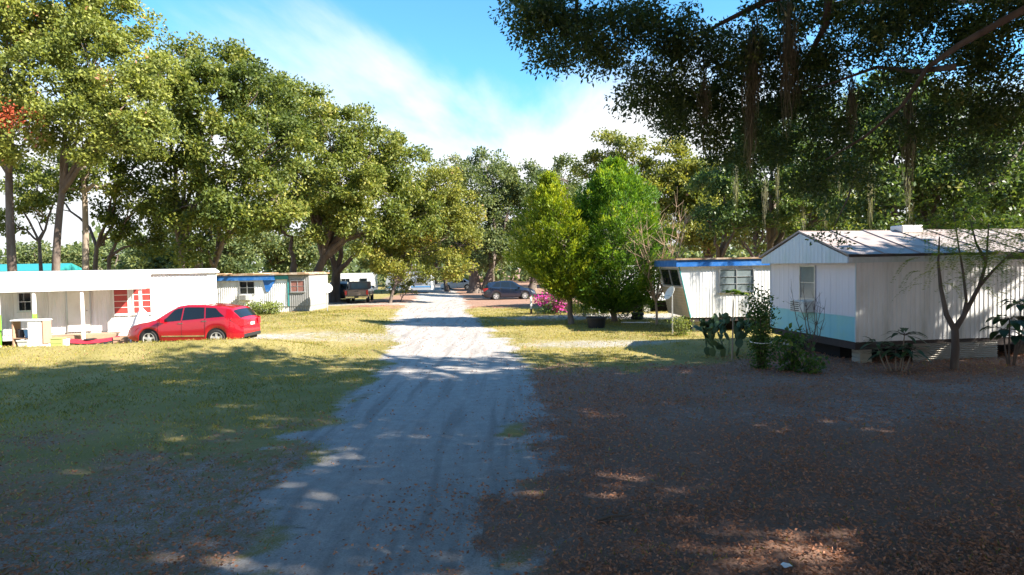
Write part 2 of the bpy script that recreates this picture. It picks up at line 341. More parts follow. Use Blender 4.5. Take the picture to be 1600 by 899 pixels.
# ------------------------------------------------------------------ ground
def sst(a, b, x):
    t = np.clip((x - a) / (b - a), 0, 1); return t * t * (3 - 2 * t)
_rn = np.random.default_rng(5); _TB = _rn.uniform(-1, 1, size=(64, 64))
def vnoise(x, y):
    xi = np.floor(x).astype(int); yi = np.floor(y).astype(int); fx = x - xi; fy = y - yi
    fx = fx * fx * (3 - 2 * fx); fy = fy * fy * (3 - 2 * fy)
    a = _TB[xi % 64, yi % 64]; b = _TB[(xi + 1) % 64, yi % 64]; c = _TB[xi % 64, (yi + 1) % 64]; d = _TB[(xi + 1) % 64, (yi + 1) % 64]
    return (a * (1 - fx) + b * fx) * (1 - fy) + (c * (1 - fx) + d * fx) * fy
def fbm(x, y, o=4):
    s = 0; a = 0.5
    for i in range(o): s = s + a * vnoise(x * 2 ** i + 17.3 * i, y * 2 ** i + 9.1 * i); a *= 0.5
    return s
def hgt(x, y):
    x = np.asarray(x, float); y = np.asarray(y, float)
    left = sst(-6.0, -10.5, x)
    v = (y - 23.6) - 0.20 * (x + 12.6)
    h = 0.18 * left * sst(15, 22, y) + 0.40 * left * np.exp(-(v / 1.25) ** 2) * sst(-24, -18, x)
    h = h + 0.05 * fbm(x * 0.35, y * 0.35) * sst(0.0, 6, np.abs(x + 1.5)) + 0.02 * fbm(x * 1.3 + 5, y * 1.3)
    return h
def hz_(x, y): return float(hgt(np.array([x]), np.array([y]))[0])
def road_edges(y):
    ys = np.array([0, 6, 8.5, 11, 13.5, 16.5, 20.5, 26, 34, 42, 52, 62, 75, 90])
    xl = np.array([-2.6, -2.9, -3.2, -3.55, -3.8, -4.0, -3.85, -4.9, -6.4, -7.6, -8.6, -9.2, -11, -14])
    xr = np.array([0.1, 0.1, 0.15, 0.2, 0.2, 0.3, 0.45, -0.2, -1.7, -2.8, -3.9, -4.6, -6.5, -9])
    return np.interp(y, ys, xl), np.interp(y, ys, xr)
def zones(x, y):
    xl, xr = road_edges(y); nn = fbm(x * 0.9, y * 0.9) * 1.1 + fbm(x * 3.1, y * 3.1, 3) * 0.45
    near = sst(17, 8, y)
    din = np.minimum(x - xl, xr - x)                       # >0 inside road
    sand = sst(-0.55, 0.45, din + nn * (0.7 + 0.9 * near))
    # worn apron left of the near road, drive to the red car, bare sand on the right
    def blob(cx, cy, rx, ry, soft=0.5): return sst(1.0 + soft, 1.0 - soft, np.sqrt(((x - cx) / rx) ** 2 + ((y - cy) / ry) ** 2) + nn * 0.55)
    sand = np.maximum(sand, 0.5 * blob(-6.5, 29.3, 5.0, 2.0, 0.9)); sand = np.maximum(sand, 0.6 * blob(-11, 28.4, 4, 1.3, 0.8))
    sand = np.maximum(sand, 0.58 * blob(3.2, 25.4, 3.0, 1.2, 0.8)); sand = np.maximum(sand, 0.42 * blob(8.5, 13.3, 5.0, 1.5, 0.8))
    sand = np.maximum(sand, 0.42 * blob(13, 15.5, 6.5, 1.6, 0.8)); sand = np.maximum(sand, 0.75 * blob(6.5, 38.5, 6, 2.4)); sand = np.maximum(sand, 0.6 * blob(-13, 52.5, 9, 1.5))
    sand = np.maximum(sand, 0.42 * blob(-4.2, 8.6, 3.2, 3.0, 0.9)); sand = np.maximum(sand, 0.35 * blob(9.0, 17.2, 3.0, 1.6))
    right = sst(-0.7, 0.5, x - xr + nn * 0.6)
    litter = right * sst(21.5, 18.0, y + nn * 2.2 + sst(6, 10, x) * -3.5)
    litter = np.maximum(litter, sst(1.2, 0.6, np.sqrt(((x + 0.9) / 1.3) ** 2 + ((y - 8.3) / 1.6) ** 2) + nn * 0.8) * 0.9)
    litter = np.maximum(litter, sst(44, 52, y + nn * 4) * sst(-14, -11, x) * 0.9 * (1 - sand * 0.4))
    litter = np.maximum(litter, 0.62 * sst(15.5, 9.0, y + nn * 4) * (x < xl))
    litter = np.maximum(litter, 0.9 * sst(1.3, 0.5, np.sqrt(((x + 11.5) / 6) ** 2 + ((y - 56.5) / 3.5) ** 2) + nn * .5))
    return np.clip(sand, 0, 1), np.clip(litter, 0, 1)
def lines(a, b, step, far, grow=1.35):
    c = list(np.arange(a, b + 1e-6, step)); s = step
    while c[-1] < far: s *= grow; c.append(c[-1] + s)
    s = step
    while c[0] > -far: s *= grow; c.insert(0, c[0] - s)
    return np.array(c)
gx = lines(-30, 24, 0.22, 420); gy = lines(4.5, 62, 0.22, 420)
XX, YY = np.meshgrid(gx, gy); ZZ = hgt(XX, YY)
nx, ny = len(gx), len(gy)
me = bpy.data.meshes.new('ground'); me.vertices.add(nx * ny)
me.vertices.foreach_set('co', np.stack([XX, YY, ZZ], -1).reshape(-1).astype(np.float32))
ii = np.arange(nx * ny).reshape(ny, nx); q = np.stack([ii[:-1, :-1], ii[:-1, 1:], ii[1:, 1:], ii[1:, :-1]], -1).reshape(-1, 4)
me.loops.add(q.size); me.loops.foreach_set('vertex_index', q.reshape(-1).astype(np.int32))
me.polygons.add(len(q)); me.polygons.foreach_set('loop_start', np.arange(0, q.size, 4, dtype=np.int32))
sd, lt = zones(XX, YY)
for nm, arr in (('sand', sd), ('litter', lt)):
    a = me.attributes.new(nm, 'FLOAT', 'POINT'); a.data.foreach_set('value', arr.reshape(-1).astype(np.float32))
me.update(calc_edges=True); me.polygons.foreach_set('use_smooth', [True] * len(q))
ground = link(bpy.data.objects.new('ground', me)); ground['kind'] = 'structure'
def ground_mat(name, road=False):
    m = bpy.data.materials.new(name); m.use_nodes = True; t = m.node_tree; b = t.nodes['Principled BSDF']; b.inputs['Roughness'].default_value = 0.95; b.inputs['Specular IOR Level'].default_value = 0.15
    c = N(t, 'ShaderNodeTexCoord')
    def noise(sc_, det=6, ro=0.6):
        n = N(t, 'ShaderNodeTexNoise'); n.inputs['Scale'].default_value = sc_; n.inputs['Detail'].default_value = det; n.inputs['Roughness'].default_value = ro; t.links.new(c.outputs['Object'], n.inputs['Vector']); return n
    def ramp(src, stops):
        r = N(t, 'ShaderNodeValToRGB'); e = r.color_ramp.elements
        while len(e) < len(stops): e.new(0.5)
        for el, (p, cc) in zip(e, stops): el.position = p; el.color = tuple(cc) + (1,)
        t.links.new(src, r.inputs[0]); return r.outputs[0]
    def mix(f, a, b_):
        m_ = N(t, 'ShaderNodeMix'); m_.data_type = 'RGBA'; t.links.new(f, m_.inputs[0]); t.links.new(a, m_.inputs[6]); t.links.new(b_, m_.inputs[7]); return m_.outputs[2]
    n_big, n_mid, n_fine = noise(0.5), noise(4.0, 8, 0.7), noise(38.0, 6, 0.7)
    sandc = mix(n_big.outputs[0], ramp(n_mid.outputs[0], [(0.3, (0.24, 0.22, 0.21)), (0.7, (0.43, 0.40, 0.375))]), ramp(n_fine.outputs[0], [(0.3, (0.20, 0.18, 0.175)), (0.62, (0.45, 0.42, 0.39))]))
    mps = N(t, 'ShaderNodeMapping'); mps.inputs['Scale'].default_value = (2.6, 0.22, 1); mps.inputs['Rotation'].default_value = (0, 0, R(4)); t.links.new(c.outputs['Object'], mps.inputs[0])
    nst = N(t, 'ShaderNodeTexNoise'); nst.inputs['Scale'].default_value = 1.3; nst.inputs['Detail'].default_value = 7; nst.inputs['Distortion'].default_value = 0.6; t.links.new(mps.outputs[0], nst.inputs['Vector'])
    soil = ramp(n_fine.outputs[0], [(0.3, (0.15, 0.13, 0.12)), (0.7, (0.27, 0.24, 0.22))])
    stk = N(t, 'ShaderNodeMapRange'); t.links.new(nst.outputs[0], stk.inputs[0])
    for i_, v_ in ((1, 0.48), (2, 0.66), (3, 0.0), (4, 0.6)): stk.inputs[i_].default_value = v_
    sandc = mix(stk.outputs[0], sandc, soil)
    grassc = mix(n_mid.outputs[0], ramp(n_fine.outputs[0], [(0.3, (0.13, 0.11, 0.035)), (0.7, (0.36, 0.29, 0.09))]), ramp(n_big.outputs[0], [(0.35, (0.16, 0.145, 0.045)), (0.65, (0.32, 0.26, 0.12))]))
    vor = N(t, 'ShaderNodeTexVoronoi'); vor.inputs['Scale'].default_value = 17; t.links.new(c.outputs['Object'], vor.inputs['Vector'])
    litc = mix(n_mid.outputs[0], ramp(vor.outputs['Distance'], [(0.05, (0.38, 0.225, 0.16)), (0.6, (0.21, 0.125, 0.092))]), ramp(n_fine.outputs[0], [(0.3, (0.20, 0.12, 0.09)), (0.7, (0.38, 0.235, 0.17))]))
    def wt(attr, amp):
        a = N(t, 'ShaderNodeAttribute'); a.attribute_name = attr
        s1 = N(t, 'ShaderNodeMath', operation='SUBTRACT'); t.links.new(n_mid.outputs[0], s1.inputs[0]); s1.inputs[1].default_value = 0.5
        s2 = N(t, 'ShaderNodeMath', operation='SUBTRACT'); t.links.new(n_fine.outputs[0], s2.inputs[0]); s2.inputs[1].default_value = 0.5
        s3 = N(t, 'ShaderNodeMath', operation='MULTIPLY_ADD'); t.links.new(s1.outputs[0], s3.inputs[0]); s3.inputs[1].default_value = amp; t.links.new(a.outputs['Fac'], s3.inputs[2])
        s4 = N(t, 'ShaderNodeMath', operation='MULTIPLY_ADD'); t.links.new(s2.outputs[0], s4.inputs[0]); s4.inputs[1].default_value = amp; t.links.new(s3.outputs[0], s4.inputs[2])
        r = N(t, 'ShaderNodeMapRange'); r.interpolation_type = 'SMOOTHSTEP'; t.links.new(s4.outputs[0], r.inputs[0])
        for i, v in ((1, 0.22), (2, 0.78), (3, 0), (4, 1)): r.inputs[i].default_value = v
        return r.outputs[0]
    col = mix(wt('sand', 1.0), mix(wt('litter', 1.2), grassc, litc), sandc)
    t.links.new(col, b.inputs['Base Color'])
    bp = N(t, 'ShaderNodeBump'); bp.inputs['Strength'].default_value = 0.7; bp.inputs['Distance'].default_value = 0.05
    hs = N(t, 'ShaderNodeMath', operation='MULTIPLY_ADD'); t.links.new(n_fine.outputs[0], hs.inputs[0]); hs.inputs[1].default_value = 0.5; t.links.new(n_mid.outputs[0], hs.inputs[2])
    t.links.new(hs.outputs[0], bp.inputs['Height']); t.links.new(bp.outputs[0], b.inputs['Normal'])
    return m
GM = ground_mat('earth'); ground.data.materials.append(GM)
# the dirt road: a sheet on the ground with a ragged rim
ry = np.arange(4.6, 62, 0.2); rxs = np.arange(-11, 3, 0.2)
RX, RY = np.meshgrid(rxs, ry); rs, rl = zones(RX, RY); xl_, xr_ = road_edges(RY)
inside = (np.minimum(RX - xl_, xr_ - RX) + fbm(RX * 0.9, RY * 0.9) * 0.8 > 0.05)
vid = -np.ones(RX.shape, int); keep = inside; vid[keep] = np.arange(keep.sum())
ok = keep[:-1, :-1] & keep[1:, :-1] & keep[1:, 1:] & keep[:-1, 1:]
qq = np.stack([vid[:-1, :-1], vid[:-1, 1:], vid[1:, 1:], vid[1:, :-1]], -1)[ok]
rut = lambda x, y: -0.018 * sum(np.exp(-(((x - (0.5 * (road_edges(y)[0] + road_edges(y)[1]) + s)) / 0.28) ** 2)) for s in (-0.85, 0.85))
core = inside.astype(float)
for _ in range(3):                                                  # height eases out towards the rim
    pad_ = np.pad(core, 1); core = sum(pad_[a:a + core.shape[0], b:b + core.shape[1]] for a in range(3) for b in range(3)) / 9.0
rz_ = hgt(RX, RY) + 0.005 + (0.014 + rut(RX, RY) * 0.5) * sst(0.75, 1.0, core)
me = bpy.data.meshes.new('dirt_road'); me.from_pydata(np.stack([RX, RY, rz_], -1)[keep].tolist(), [], qq.tolist())
for nm, arr in (('sand', rs), ('litter', rl)):
    a = me.attributes.new(nm, 'FLOAT', 'POINT'); a.data.foreach_set('value', arr[keep].astype(np.float32))
me.polygons.foreach_set('use_smooth', [True] * len(me.polygons)); me.materials.append(GM)
road = link(bpy.data.objects.new('dirt_road', me)); road['kind'] = 'structure'
# grass blades and fallen leaves
rng = np.random.default_rng(11)
def scatter(n, x0, x1, y0, y1, pw=1.6):
    u = rng.uniform(0, 1, n) ** pw; y = y0 + (y1 - y0) * u; x = rng.uniform(0, 1, n) * (x1 - x0) + x0
    k = np.abs(x) < 0.86 * y + 1.0; return x[k], y[k]
x, y = scatter(520000, -34, 20, 6.5, 46, 1.5); s_, l_ = zones(x, y)
k = rng.uniform(0, 1, len(x)) < (1 - s_) ** 2 * (1 - 0.8 * l_) ** 1.5 * (0.42 + 1.3 * (fbm(x * 0.6, y * 0.6) + 0.25)) * (0.75 + 1.2 * fbm(x * 2.3, y * 2.3)); x, y = x[k], y[k]; n = len(x)
C = np.stack([x, y, hgt(x, y) - 0.004], -1); D = rng.normal(size=(n, 3)) * 0.75; D[:, 2] = 1.0
g = leaf_obj('grass', C, D, rng.uniform(0.035, 0.095, n) * (1 + 0.01 * y), rng.uniform(0.007, 0.014, n) * (1 + 0.03 * y), np.clip(0.45 + rng.normal(size=n) * 0.2 + fbm(x * 0.4, y * 0.4) * 0.6, 0, 1), GRASS, None, rng)
tag(g, 'short patchy grass lawn blades on both sides of the dirt road', 'grass', kind='stuff')
x, y = scatter(720000, -26, 22, 6.2, 50, 1.7); s_, l_ = zones(x, y)
k = rng.uniform(0, 1, len(x)) < np.clip(l_ ** 1.3 * (1 - 0.75 * s_) * 0.75 + 0.03, 0, 1) * (0.6 + 0.9 * (fbm(x * 1.1, y * 1.1) + 0.25)); x, y = x[k], y[k]; n = len(x)
C = np.stack([x, y, hgt(x, y) + 0.03 + rng.uniform(0.0, 0.015, n)], -1); D = rng.normal(size=(n, 3)); D[:, 2] *= 0.28
g2 = leaf_obj('fallen_leaves', C, D, rng.uniform(0.028, 0.062, n) * (1 + 0.01 * y), rng.uniform(0.014, 0.03, n) * (1 + 0.01 * y), rng.beta(3.2, 3.4, n), LITTER, None, rng)
tag(g2, 'brown fallen oak leaves scattered thickly over the right foreground', 'leaf litter', kind='stuff')
print('grass', len(g.data.polygons), 'litter', n)

# ------------------------------------------------------------------ building helpers
def siding(parent, a, b, z0, z1, m, panel=1.22, rib=0.152, dep=0.018, top=None, name='siding_panel', cache={}):
    """vertical ribbed panels along local a->b (outward = right-hand side of the direction)"""
    a = Vector(a); b = Vector(b); L = (b - a).length; d = (b - a) / L; ang = math.atan2(d.y, d.x)
    n = max(1, round(L / panel)); pw = L / n
    for i in range(n):
        mb = MB(); nr = max(1, round(pw / rib)); rw = pw / nr; pr = [(0.0, 0.0)]
        for k in range(nr):
            o = k * rw; pr += [(o + rw * 0.62, 0.0), (o + rw * 0.72, -dep), (o + rw * 0.90, -dep), (o + rw, 0.0)]
        pr[0] = (0.004, 0.0); pr[-1] = (pw - 0.004, 0.0)
        key = None
        if top is None:
            key = (round(pw, 4), round(z0, 3), round(z1, 3), rib, dep, m.name)
            if key in cache:
                o_ = bpy.data.objects.new(name, cache[key]); link(o_, parent); p = a + d * pw * i; o_.location = (p.x, p.y, 0); o_.rotation_euler = (0, 0, ang); continue
        vv = []; ff = []
        for (x_, y_) in pr:
            zt = z1 if top is None else top(i * pw + x_)
            vv += [(x_, y_, z0), (x_, y_, zt)]
        for k in range(len(pr) - 1): ff.append((2 * k, 2 * k + 2, 2 * k + 3, 2 * k + 1))
        ffv = len(vv); vv += [(0.004, 0.012, z0), (0.004, 0.012, vv[1][2]), (pw - 0.004, 0.012, z0), (pw - 0.004, 0.012, vv[-1][2])]
        e = len(pr) * 2 - 2; ff += [(0, 1, ffv + 1, ffv), (e, ffv + 2, ffv + 3, e + 1), (ffv, ffv + 1, ffv + 3, ffv + 2)]
        o_ = mb.add(vv, ff).build(name, m, parent); p = a + d * pw * i; o_.location = (p.x, p.y, 0); o_.rotation_euler = (0, 0, ang)
        if key: cache[key] = o_.data
def window(parent, a, b, z0, z1, glass, frame, rows=2, cols=1, proud=0.05, fw=0.045, panes=True):
    """window on the wall line a->b"""
    a = Vector(a); b = Vector(b); L = (b - a).length; d = (b - a) / L; ang = math.atan2(d.y, d.x)
    def put(o): o.location = (a.x, a.y, 0); o.rotation_euler = (0, 0, ang); return o
    mb = MB(); p = -proud
    mb.box(0, L, p, 0.0, z0, z0 + fw).box(0, L, p, 0.0, z1 - fw, z1).box(0, fw, p, 0.0, z0 + fw, z1 - fw).box(L - fw, L, p, 0.0, z0 + fw, z1 - fw)
    iw = (L - 2 * fw) / cols; ih = (z1 - z0 - 2 * fw) / rows
    for c in range(1, cols): mb.box(fw + c * iw - 0.018, fw + c * iw + 0.018, p + 0.005, 0.0, z0 + fw, z1 - fw)
    for c in range(cols):
        x0 = fw + c * iw + (0.018 if c else 0); x1 = fw + (c + 1) * iw - (0.018 if c < cols - 1 else 0)
        for r in range(1, rows): mb.box(x0, x1, p + 0.008, 0.0, z0 + fw + r * ih - 0.012, z0 + fw + r * ih + 0.012)
    w_ = put(mb.build('window', frame, parent))
    for c in range(cols):
        for r in range(rows):
            t = random.uniform(-0.006, 0.006)
            q = MB().add([(fw + c * iw, -0.020 + t, z0 + fw + r * ih), (fw + (c + 1) * iw, -0.020 - t, z0 + fw + r * ih), (fw + (c + 1) * iw, -0.026 - t, z0 + fw + (r + 1) * ih), (fw + c * iw, -0.026 + t, z0 + fw + (r + 1) * ih)], [(0, 1, 2, 3)]).build('pane', glass, w_)
    s_ = MB().box(-0.03, L + 0.03, -proud - 0.03, 0.0, z0 - 0.035, z0 - 0.002).build('sill', frame, w_)
    return w_
def ac_unit(parent, x0, x1, z0, z1, depth=0.35, name='air_conditioner', M_=None):
    b = MB().box(x0, x1, -depth, 0.0, z0, z1).build(name, M['ac_white'], parent, bevel=0.012)
    n = 5
    for i in range(n):
        zz = z0 + 0.05 + (z1 - z0 - 0.1) * i / (n - 1)
        MB().box(x0 + 0.05, x1 - (x1 - x0) * 0.35, -depth - 0.012, -depth + 0.004, zz - 0.012, zz + 0.012).build('louvre', M['dark_board'], b)
    if M_ is not None: b.matrix_local = M_
    return b
def blockpier(parent, x, y, z1, rows=None):
    z = 0.0; h = z1 / 3
    for i in range(3):
        MB().box(x - 0.2, x + 0.2, y - 0.2, y + 0.2, -0.05 if i == 0 else i * h + 0.004, (i + 1) * h - 0.004).build('concrete_block', M['concrete'], parent, bevel=0.012)

# ------------------------------------------------------------------ right white mobile home
A = P(1337, 535, 19.5); ang = math.atan2(0.61, 4.9)
T = thing('mobile_home', 'white ribbed mobile home with pitched roof and aqua lower panels on concrete blocks', 'mobile home', (A.x, A.y, 0), ang)
LN, WD, ZB, ZT = 15.0, 4.9, 0.66, 3.08
MB().box(0.03, LN - 0.03, 0.03, WD - 0.03, ZB + 0.01, ZT).build('wall_core', M['dark_board'], T)
siding(T, (0, 0), (LN, 0), ZB, ZT, M['white_siding'])
siding(T, (0, WD), (0, 0), ZB + 0.78, ZT, M['pale_pink_siding'], dep=0.008, rib=0.30, panel=1.22)
siding(T, (0, WD), (0, 0), ZB, ZB + 0.765, M['aqua_panel'], dep=0.006, rib=0.6, panel=1.22)
siding(T, (LN, 0), (LN, WD), ZB, ZT, M['white_siding'])
MB().box(-0.024, -0.002, 0.0, WD, ZB + 0.762, ZB + 0.785).build('seam_strip', M['gable_siding'], T)
MB().box(-0.028, 0.004, -0.028, 0.004, ZB, ZT).build('corner_trim', M['gable_siding'], T)
MB().box(-0.028, 0.004, WD - 0.004, WD + 0.028, ZB, ZT).build('corner_trim', M['gable_siding'], T)
ridge = lambda y: 3.34 + (4.14 - 3.34) * (1 - abs(y - WD / 2) / (WD / 2))
# gable overhang
OH = 0.33
siding(T, (-OH, WD + 0.1), (-OH, -0.1), ZT, 0, M['gable_siding'], dep=0.010, rib=0.2, top=lambda s: max(ZT + 0.05, ridge(WD + 0.1 - s) - 0.05), name='gable_panel')
MB().box(-OH + 0.02, LN, -0.08, WD + 0.08, ZT + 0.002, ZT + 0.03).build('soffit', M['gable_siding'], T)
siding(T, (-OH + 0.02, -0.1), (LN, -0.1), ZT, 3.32, M['gable_siding'], dep=0.010, rib=0.152, name='fascia_panel')
def slope(y0, z0, y1, z1, nm, thick=0.03):
    n = 13; x0 = -OH - 0.05; x1 = LN + 0.1; pw = (x1 - x0) / n
    for i in range(n):
        a, b = x0 + i * pw + 0.003, x0 + (i + 1) * pw - 0.003
        mb = MB(); pr = [a, a + 0.04, a + 0.06]; vv = []; ff = []
        pr = [(a, 0.035), (a + 0.035, 0.035), (a + 0.05, 0.0), (b, 0.0)]
        for (xx, dz) in pr: vv += [(xx, y0, z0 + dz), (xx, y1, z1 + dz)]
        for k in range(3): ff.append((2 * k, 2 * k + 2, 2 * k + 3, 2 * k + 1))
        o = len(vv)
        for (xx, dz) in ((a, -thick), (b, -thick)): vv += [(xx, y0, z0 + dz), (xx, y1, z1 + dz)]
        ff += [(0, o, o + 2, 6), (1, 7, o + 3, o + 1), (o, o + 1, o + 3, o + 2), (0, 1, o + 1, o), (6, o + 2, o + 3, 7)]
        mb.add(vv, ff).build(nm, M['roof_metal'], T)
slope(-0.22, 3.315, WD / 2, 4.16, 'roof_sheet'); slope(WD + 0.22, 3.315, WD / 2, 4.155, 'roof_sheet')
MB().box(-OH - 0.05, LN + 0.1, -0.235, -0.205, 3.255, 3.335).build('drip_edge', M['dark_board'], T)
MB().box(3.2, 4.0, WD / 2 - 0.35, WD / 2 + 0.25, 4.05, 4.32).build('roof_vent', M['white_paint'], T, bevel=0.03)
# rim board and piers, window, ac
MB().box(0.0, LN, 0.02, 0.08, 0.42, ZB - 0.003).build('rim_board', M['dark_board'], T)
MB().box(0.02, 0.08, 0.085, WD, 0.42, ZB - 0.003).build('rim_board', M['dark_board'], T)
MB().box(0.3, LN - 0.3, 1.2, WD - 0.3, -0.02, 0.6).build('under_shade_box', M['under_shade_black'], T)  # dark box painting the shade under the floor
for (px_, py_) in ((0.45, 0.35), (0.45, WD - 0.6), (6.2, 0.4), (9.4, 0.4), (12.6, 0.4)): blockpier(T, px_, py_, 0.42)
window(T, (0, 2.94), (0, 2.02), 1.84, 3.0, M['glass_pale'], M['alu'], rows=2, cols=1)
acm = Matrix.Translation((0, 2.98, 0)) @ Matrix.Rotation(R(-90), 4, 'Z')
ac_unit(T, 0.05, 0.88, 1.42, 1.80, 0.40, M_=acm)
MB().box(5.0, 6.1, -0.13, -0.09, 3.10, 3.26).build('eave_vent', M['dark_board'], T)
# corrugated skirting
mb = MB(); zs_ = np.linspace(-0.03, 0.56, 60); x0, x1 = 1.85, 4.75
for i, z in enumerate(zs_): mb.v += [(x0, -0.06 + 0.018 * math.sin(i * 1.05), z), (x1, -0.06 + 0.018 * math.sin(i * 1.05), z)]
for i in range(59): mb.f.append((2 * i, 2 * i + 1, 2 * i + 3, 2 * i + 2))
mb.build('corrugated_skirt', M['corrugated'], T, smooth=True, angle=80)

# ------------------------------------------------------------------ right mobile home with blue fascia
B0 = P(1079, 497, 29.0); T = thing('mobile_home', 'pale mobile home with blue fascia, raked front end and wide double window', 'mobile home', (B0.x, B0.y, 0), R(4))
ZB, ZT, LN, WD = 0.66, 2.98, 11.0, 3.2; RK = 0.52
MB().add([(0.03, 0.03, ZB), (LN, 0.03, ZB), (LN, WD, ZB), (0.03, WD, ZB), (-RK + 0.03, 0.03, ZT), (LN, 0.03, ZT), (LN, WD, ZT), (-RK + 0.03, WD, ZT)], [(3, 2, 1, 0), (4, 5, 6, 7), (0, 1, 5, 4), (1, 2, 6, 5), (2, 3, 7, 6), (3, 0, 4, 7)]).build('wall_core', M['pale_pink_siding'], T)
siding(T, (0.02, 0.0), (LN, 0.0), ZB, ZT - 0.002, M['white_siding'], dep=0.010)
MB().add([(0.01, 0.005, ZB), (0.02, 0.005, ZB), (0.02, 0.005, ZT), (-RK, 0.005, ZT), (0.01, 0.02, ZB), (0.02, 0.02, ZB), (0.02, 0.02, ZT), (-RK, 0.02, ZT)], [(0, 1, 2, 3), (7, 6, 5, 4), (0, 4, 5, 1), (1, 5, 6, 2), (2, 6, 7, 3), (3, 7, 4, 0)]).build('raked_side_panel', M['white_siding'], T)
# raked edge trim
mb = MB(); mb.tube([(0.0, -0.01, ZB), (-RK, -0.01, ZT)], 0.028, 6); mb.build('edge_trim', M['teal_paint'], T)
# raked front boards and window
def rk(y, t, off=0.0):
    return Vector((0.02 - RK * t - off, y, ZB + (ZT - ZB) * t))
for i in range(10):
    t0, t1 = i * 0.058, (i + 1) * 0.058 - 0.004
    MB().add([rk(0.03, t0, 0.035), rk(WD, t0, 0.035), rk(WD, t1, 0.012), rk(0.03, t1, 0.012), rk(0.03, t0), rk(WD, t0), rk(WD, t1), rk(0.03, t1)], [(0, 1, 2, 3), (7, 6, 5, 4), (0, 4, 5, 1), (1, 5, 6, 2), (2, 6, 7, 3), (3, 7, 4, 0)]).build('lap_board', M['tan_lap'], T)
wn = MB()
for (ya, yb, ta, tb) in ((0.2, 2.9, 0.60, 0.625), (0.2, 2.9, 0.94, 0.965), (0.2, 0.26, 0.625, 0.94), (1.5, 1.56, 0.625, 0.94), (2.84, 2.9, 0.625, 0.94)):
    wn.add([rk(ya, ta, 0.05), rk(yb, ta, 0.05), rk(yb, tb, 0.05), rk(ya, tb, 0.05), rk(ya, ta), rk(yb, ta), rk(yb, tb), rk(ya, tb)], [(0, 1, 2, 3), (7, 6, 5, 4), (0, 4, 5, 1), (1, 5, 6, 2), (2, 6, 7, 3), (3, 7, 4, 0)])
wf = wn.build('window', M['alu'], T)
for ya, yb in ((0.26, 1.5), (1.56, 2.84)): MB().quad(rk(ya, 0.625, 0.02), rk(yb, 0.625, 0.02), rk(yb, 0.94, 0.02), rk(ya, 0.94, 0.02)).build('pane', M['glass_dark'], wf)
MB().box(-RK - 0.12, LN, -0.14, -0.10, ZT, 3.28).build('blue_fascia', M['blue_paint'], T)
MB().box(-RK - 0.16, -RK - 0.12, -0.14, WD + 0.1, ZT, 3.28).build('blue_fascia', M['blue_paint'], T)
for i in range(9): MB().box(-RK - 0.2 + i * 1.31, -RK - 0.2 + (i + 1) * 1.31 - 0.006, -0.2, WD + 0.2, 3.285, 3.36).build('roof_sheet', M['roof_debris'], T)
MB().box(-RK - 0.1, LN, -0.10, WD, ZT + 0.004, ZT + 0.03).build('soffit', M['white_paint'], T)
window(T, (1.32, 0), (2.95, 0), 1.80, 2.86, M['glass_pale'], M['alu'], rows=3, cols=2, proud=0.06)
MB().box(0.0, LN, 0.04, 0.10, 0.48, ZB - 0.003).build('rim_board', M['dark_board'], T)
MB().box(0.6, LN, 0.9, WD - 0.3, -0.02, 0.6).build('under_shade_box', M['under_shade_black'], T)  # black filler box, stands for shade below the trailer
for px_ in (0.5, 3.6, 6.8): blockpier(T, px_, 0.5, 0.48)

# ------------------------------------------------------------------ white trailer behind the junipers
B0 = P(940, 482, 41.0); T = thing('mobile_home', 'sunlit white trailer half hidden behind the green junipers', 'mobile home', (B0.x, B0.y, 0), R(3))
siding(T, (0, 0), (6.1, 0), 0.75, 2.9, M['white_siding']); siding(T, (0, 2.6), (0, 0), 0.75, 2.9, M['white_siding'])
MB().box(0.03, 6.07, 0.03, 2.6, 0.76, 2.92).build('wall_core', M['white_paint'], T)
MB().box(-0.1, 6.2, -0.12, 2.7, 2.925, 3.02).build('roof', M['roof_white'], T, bevel=0.02)
MB().box(0.4, 5.9, 0.8, 2.4, -0.02, 0.745).build('under_shade_box', M['under_shade_black'], T)  # solid dark box in place of under-floor shade
window(T, (4.0, 0), (5.2, 0), 1.6, 2.5, M['glass_dark'], M['alu'], rows=2, cols=2)
for px_ in (0.6, 3.0, 5.4): blockpier(T, px_, 0.4, 0.745)

# ------------------------------------------------------------------ left white mobile home
o = Vector((-22.9, 25.6)); ang = math.atan2(3.2, 9.2); zg = 0.12
T = thing('mobile_home', 'bright white flat mobile home with red curtained windows and sloping porch awning', 'mobile home', (o.x, o.y, zg), ang)
LN, WD, ZB, ZT = 9.75, 3.6, 0.55, 2.95
MB().box(0.03, LN - 0.03, 0.03, WD, ZB, ZT - 0.01).build('wall_core', M['white_paint'], T)
siding(T, (0, 0), (LN, 0), ZB, ZT - 0.02, M['white_siding'], dep=0.012); siding(T, (LN, 0), (LN, WD), ZB, ZT - 0.02, M['white_siding'], dep=0.012)
MB().add([(-0.1, -0.12, 2.95), (LN + 0.15, -0.12, 2.95), (LN + 0.15, WD + 0.1, 2.95), (-0.1, WD + 0.1, 2.95), (-0.1, -0.12, 3.02), (LN + 0.15, -0.12, 3.02), (LN + 0.15, WD + 0.1, 3.02), (-0.1, WD + 0.1, 3.02), (-0.1, WD / 2, 3.16), (LN + 0.15, WD / 2, 3.16)],
         [(3, 2, 1, 0), (0, 1, 5, 4), (2, 3, 7, 6), (1, 2, 6, 9, 5), (3, 0, 4, 8, 7), (4, 5, 9, 8), (8, 9, 6, 7)]).build('roof', M['roof_white'], T)
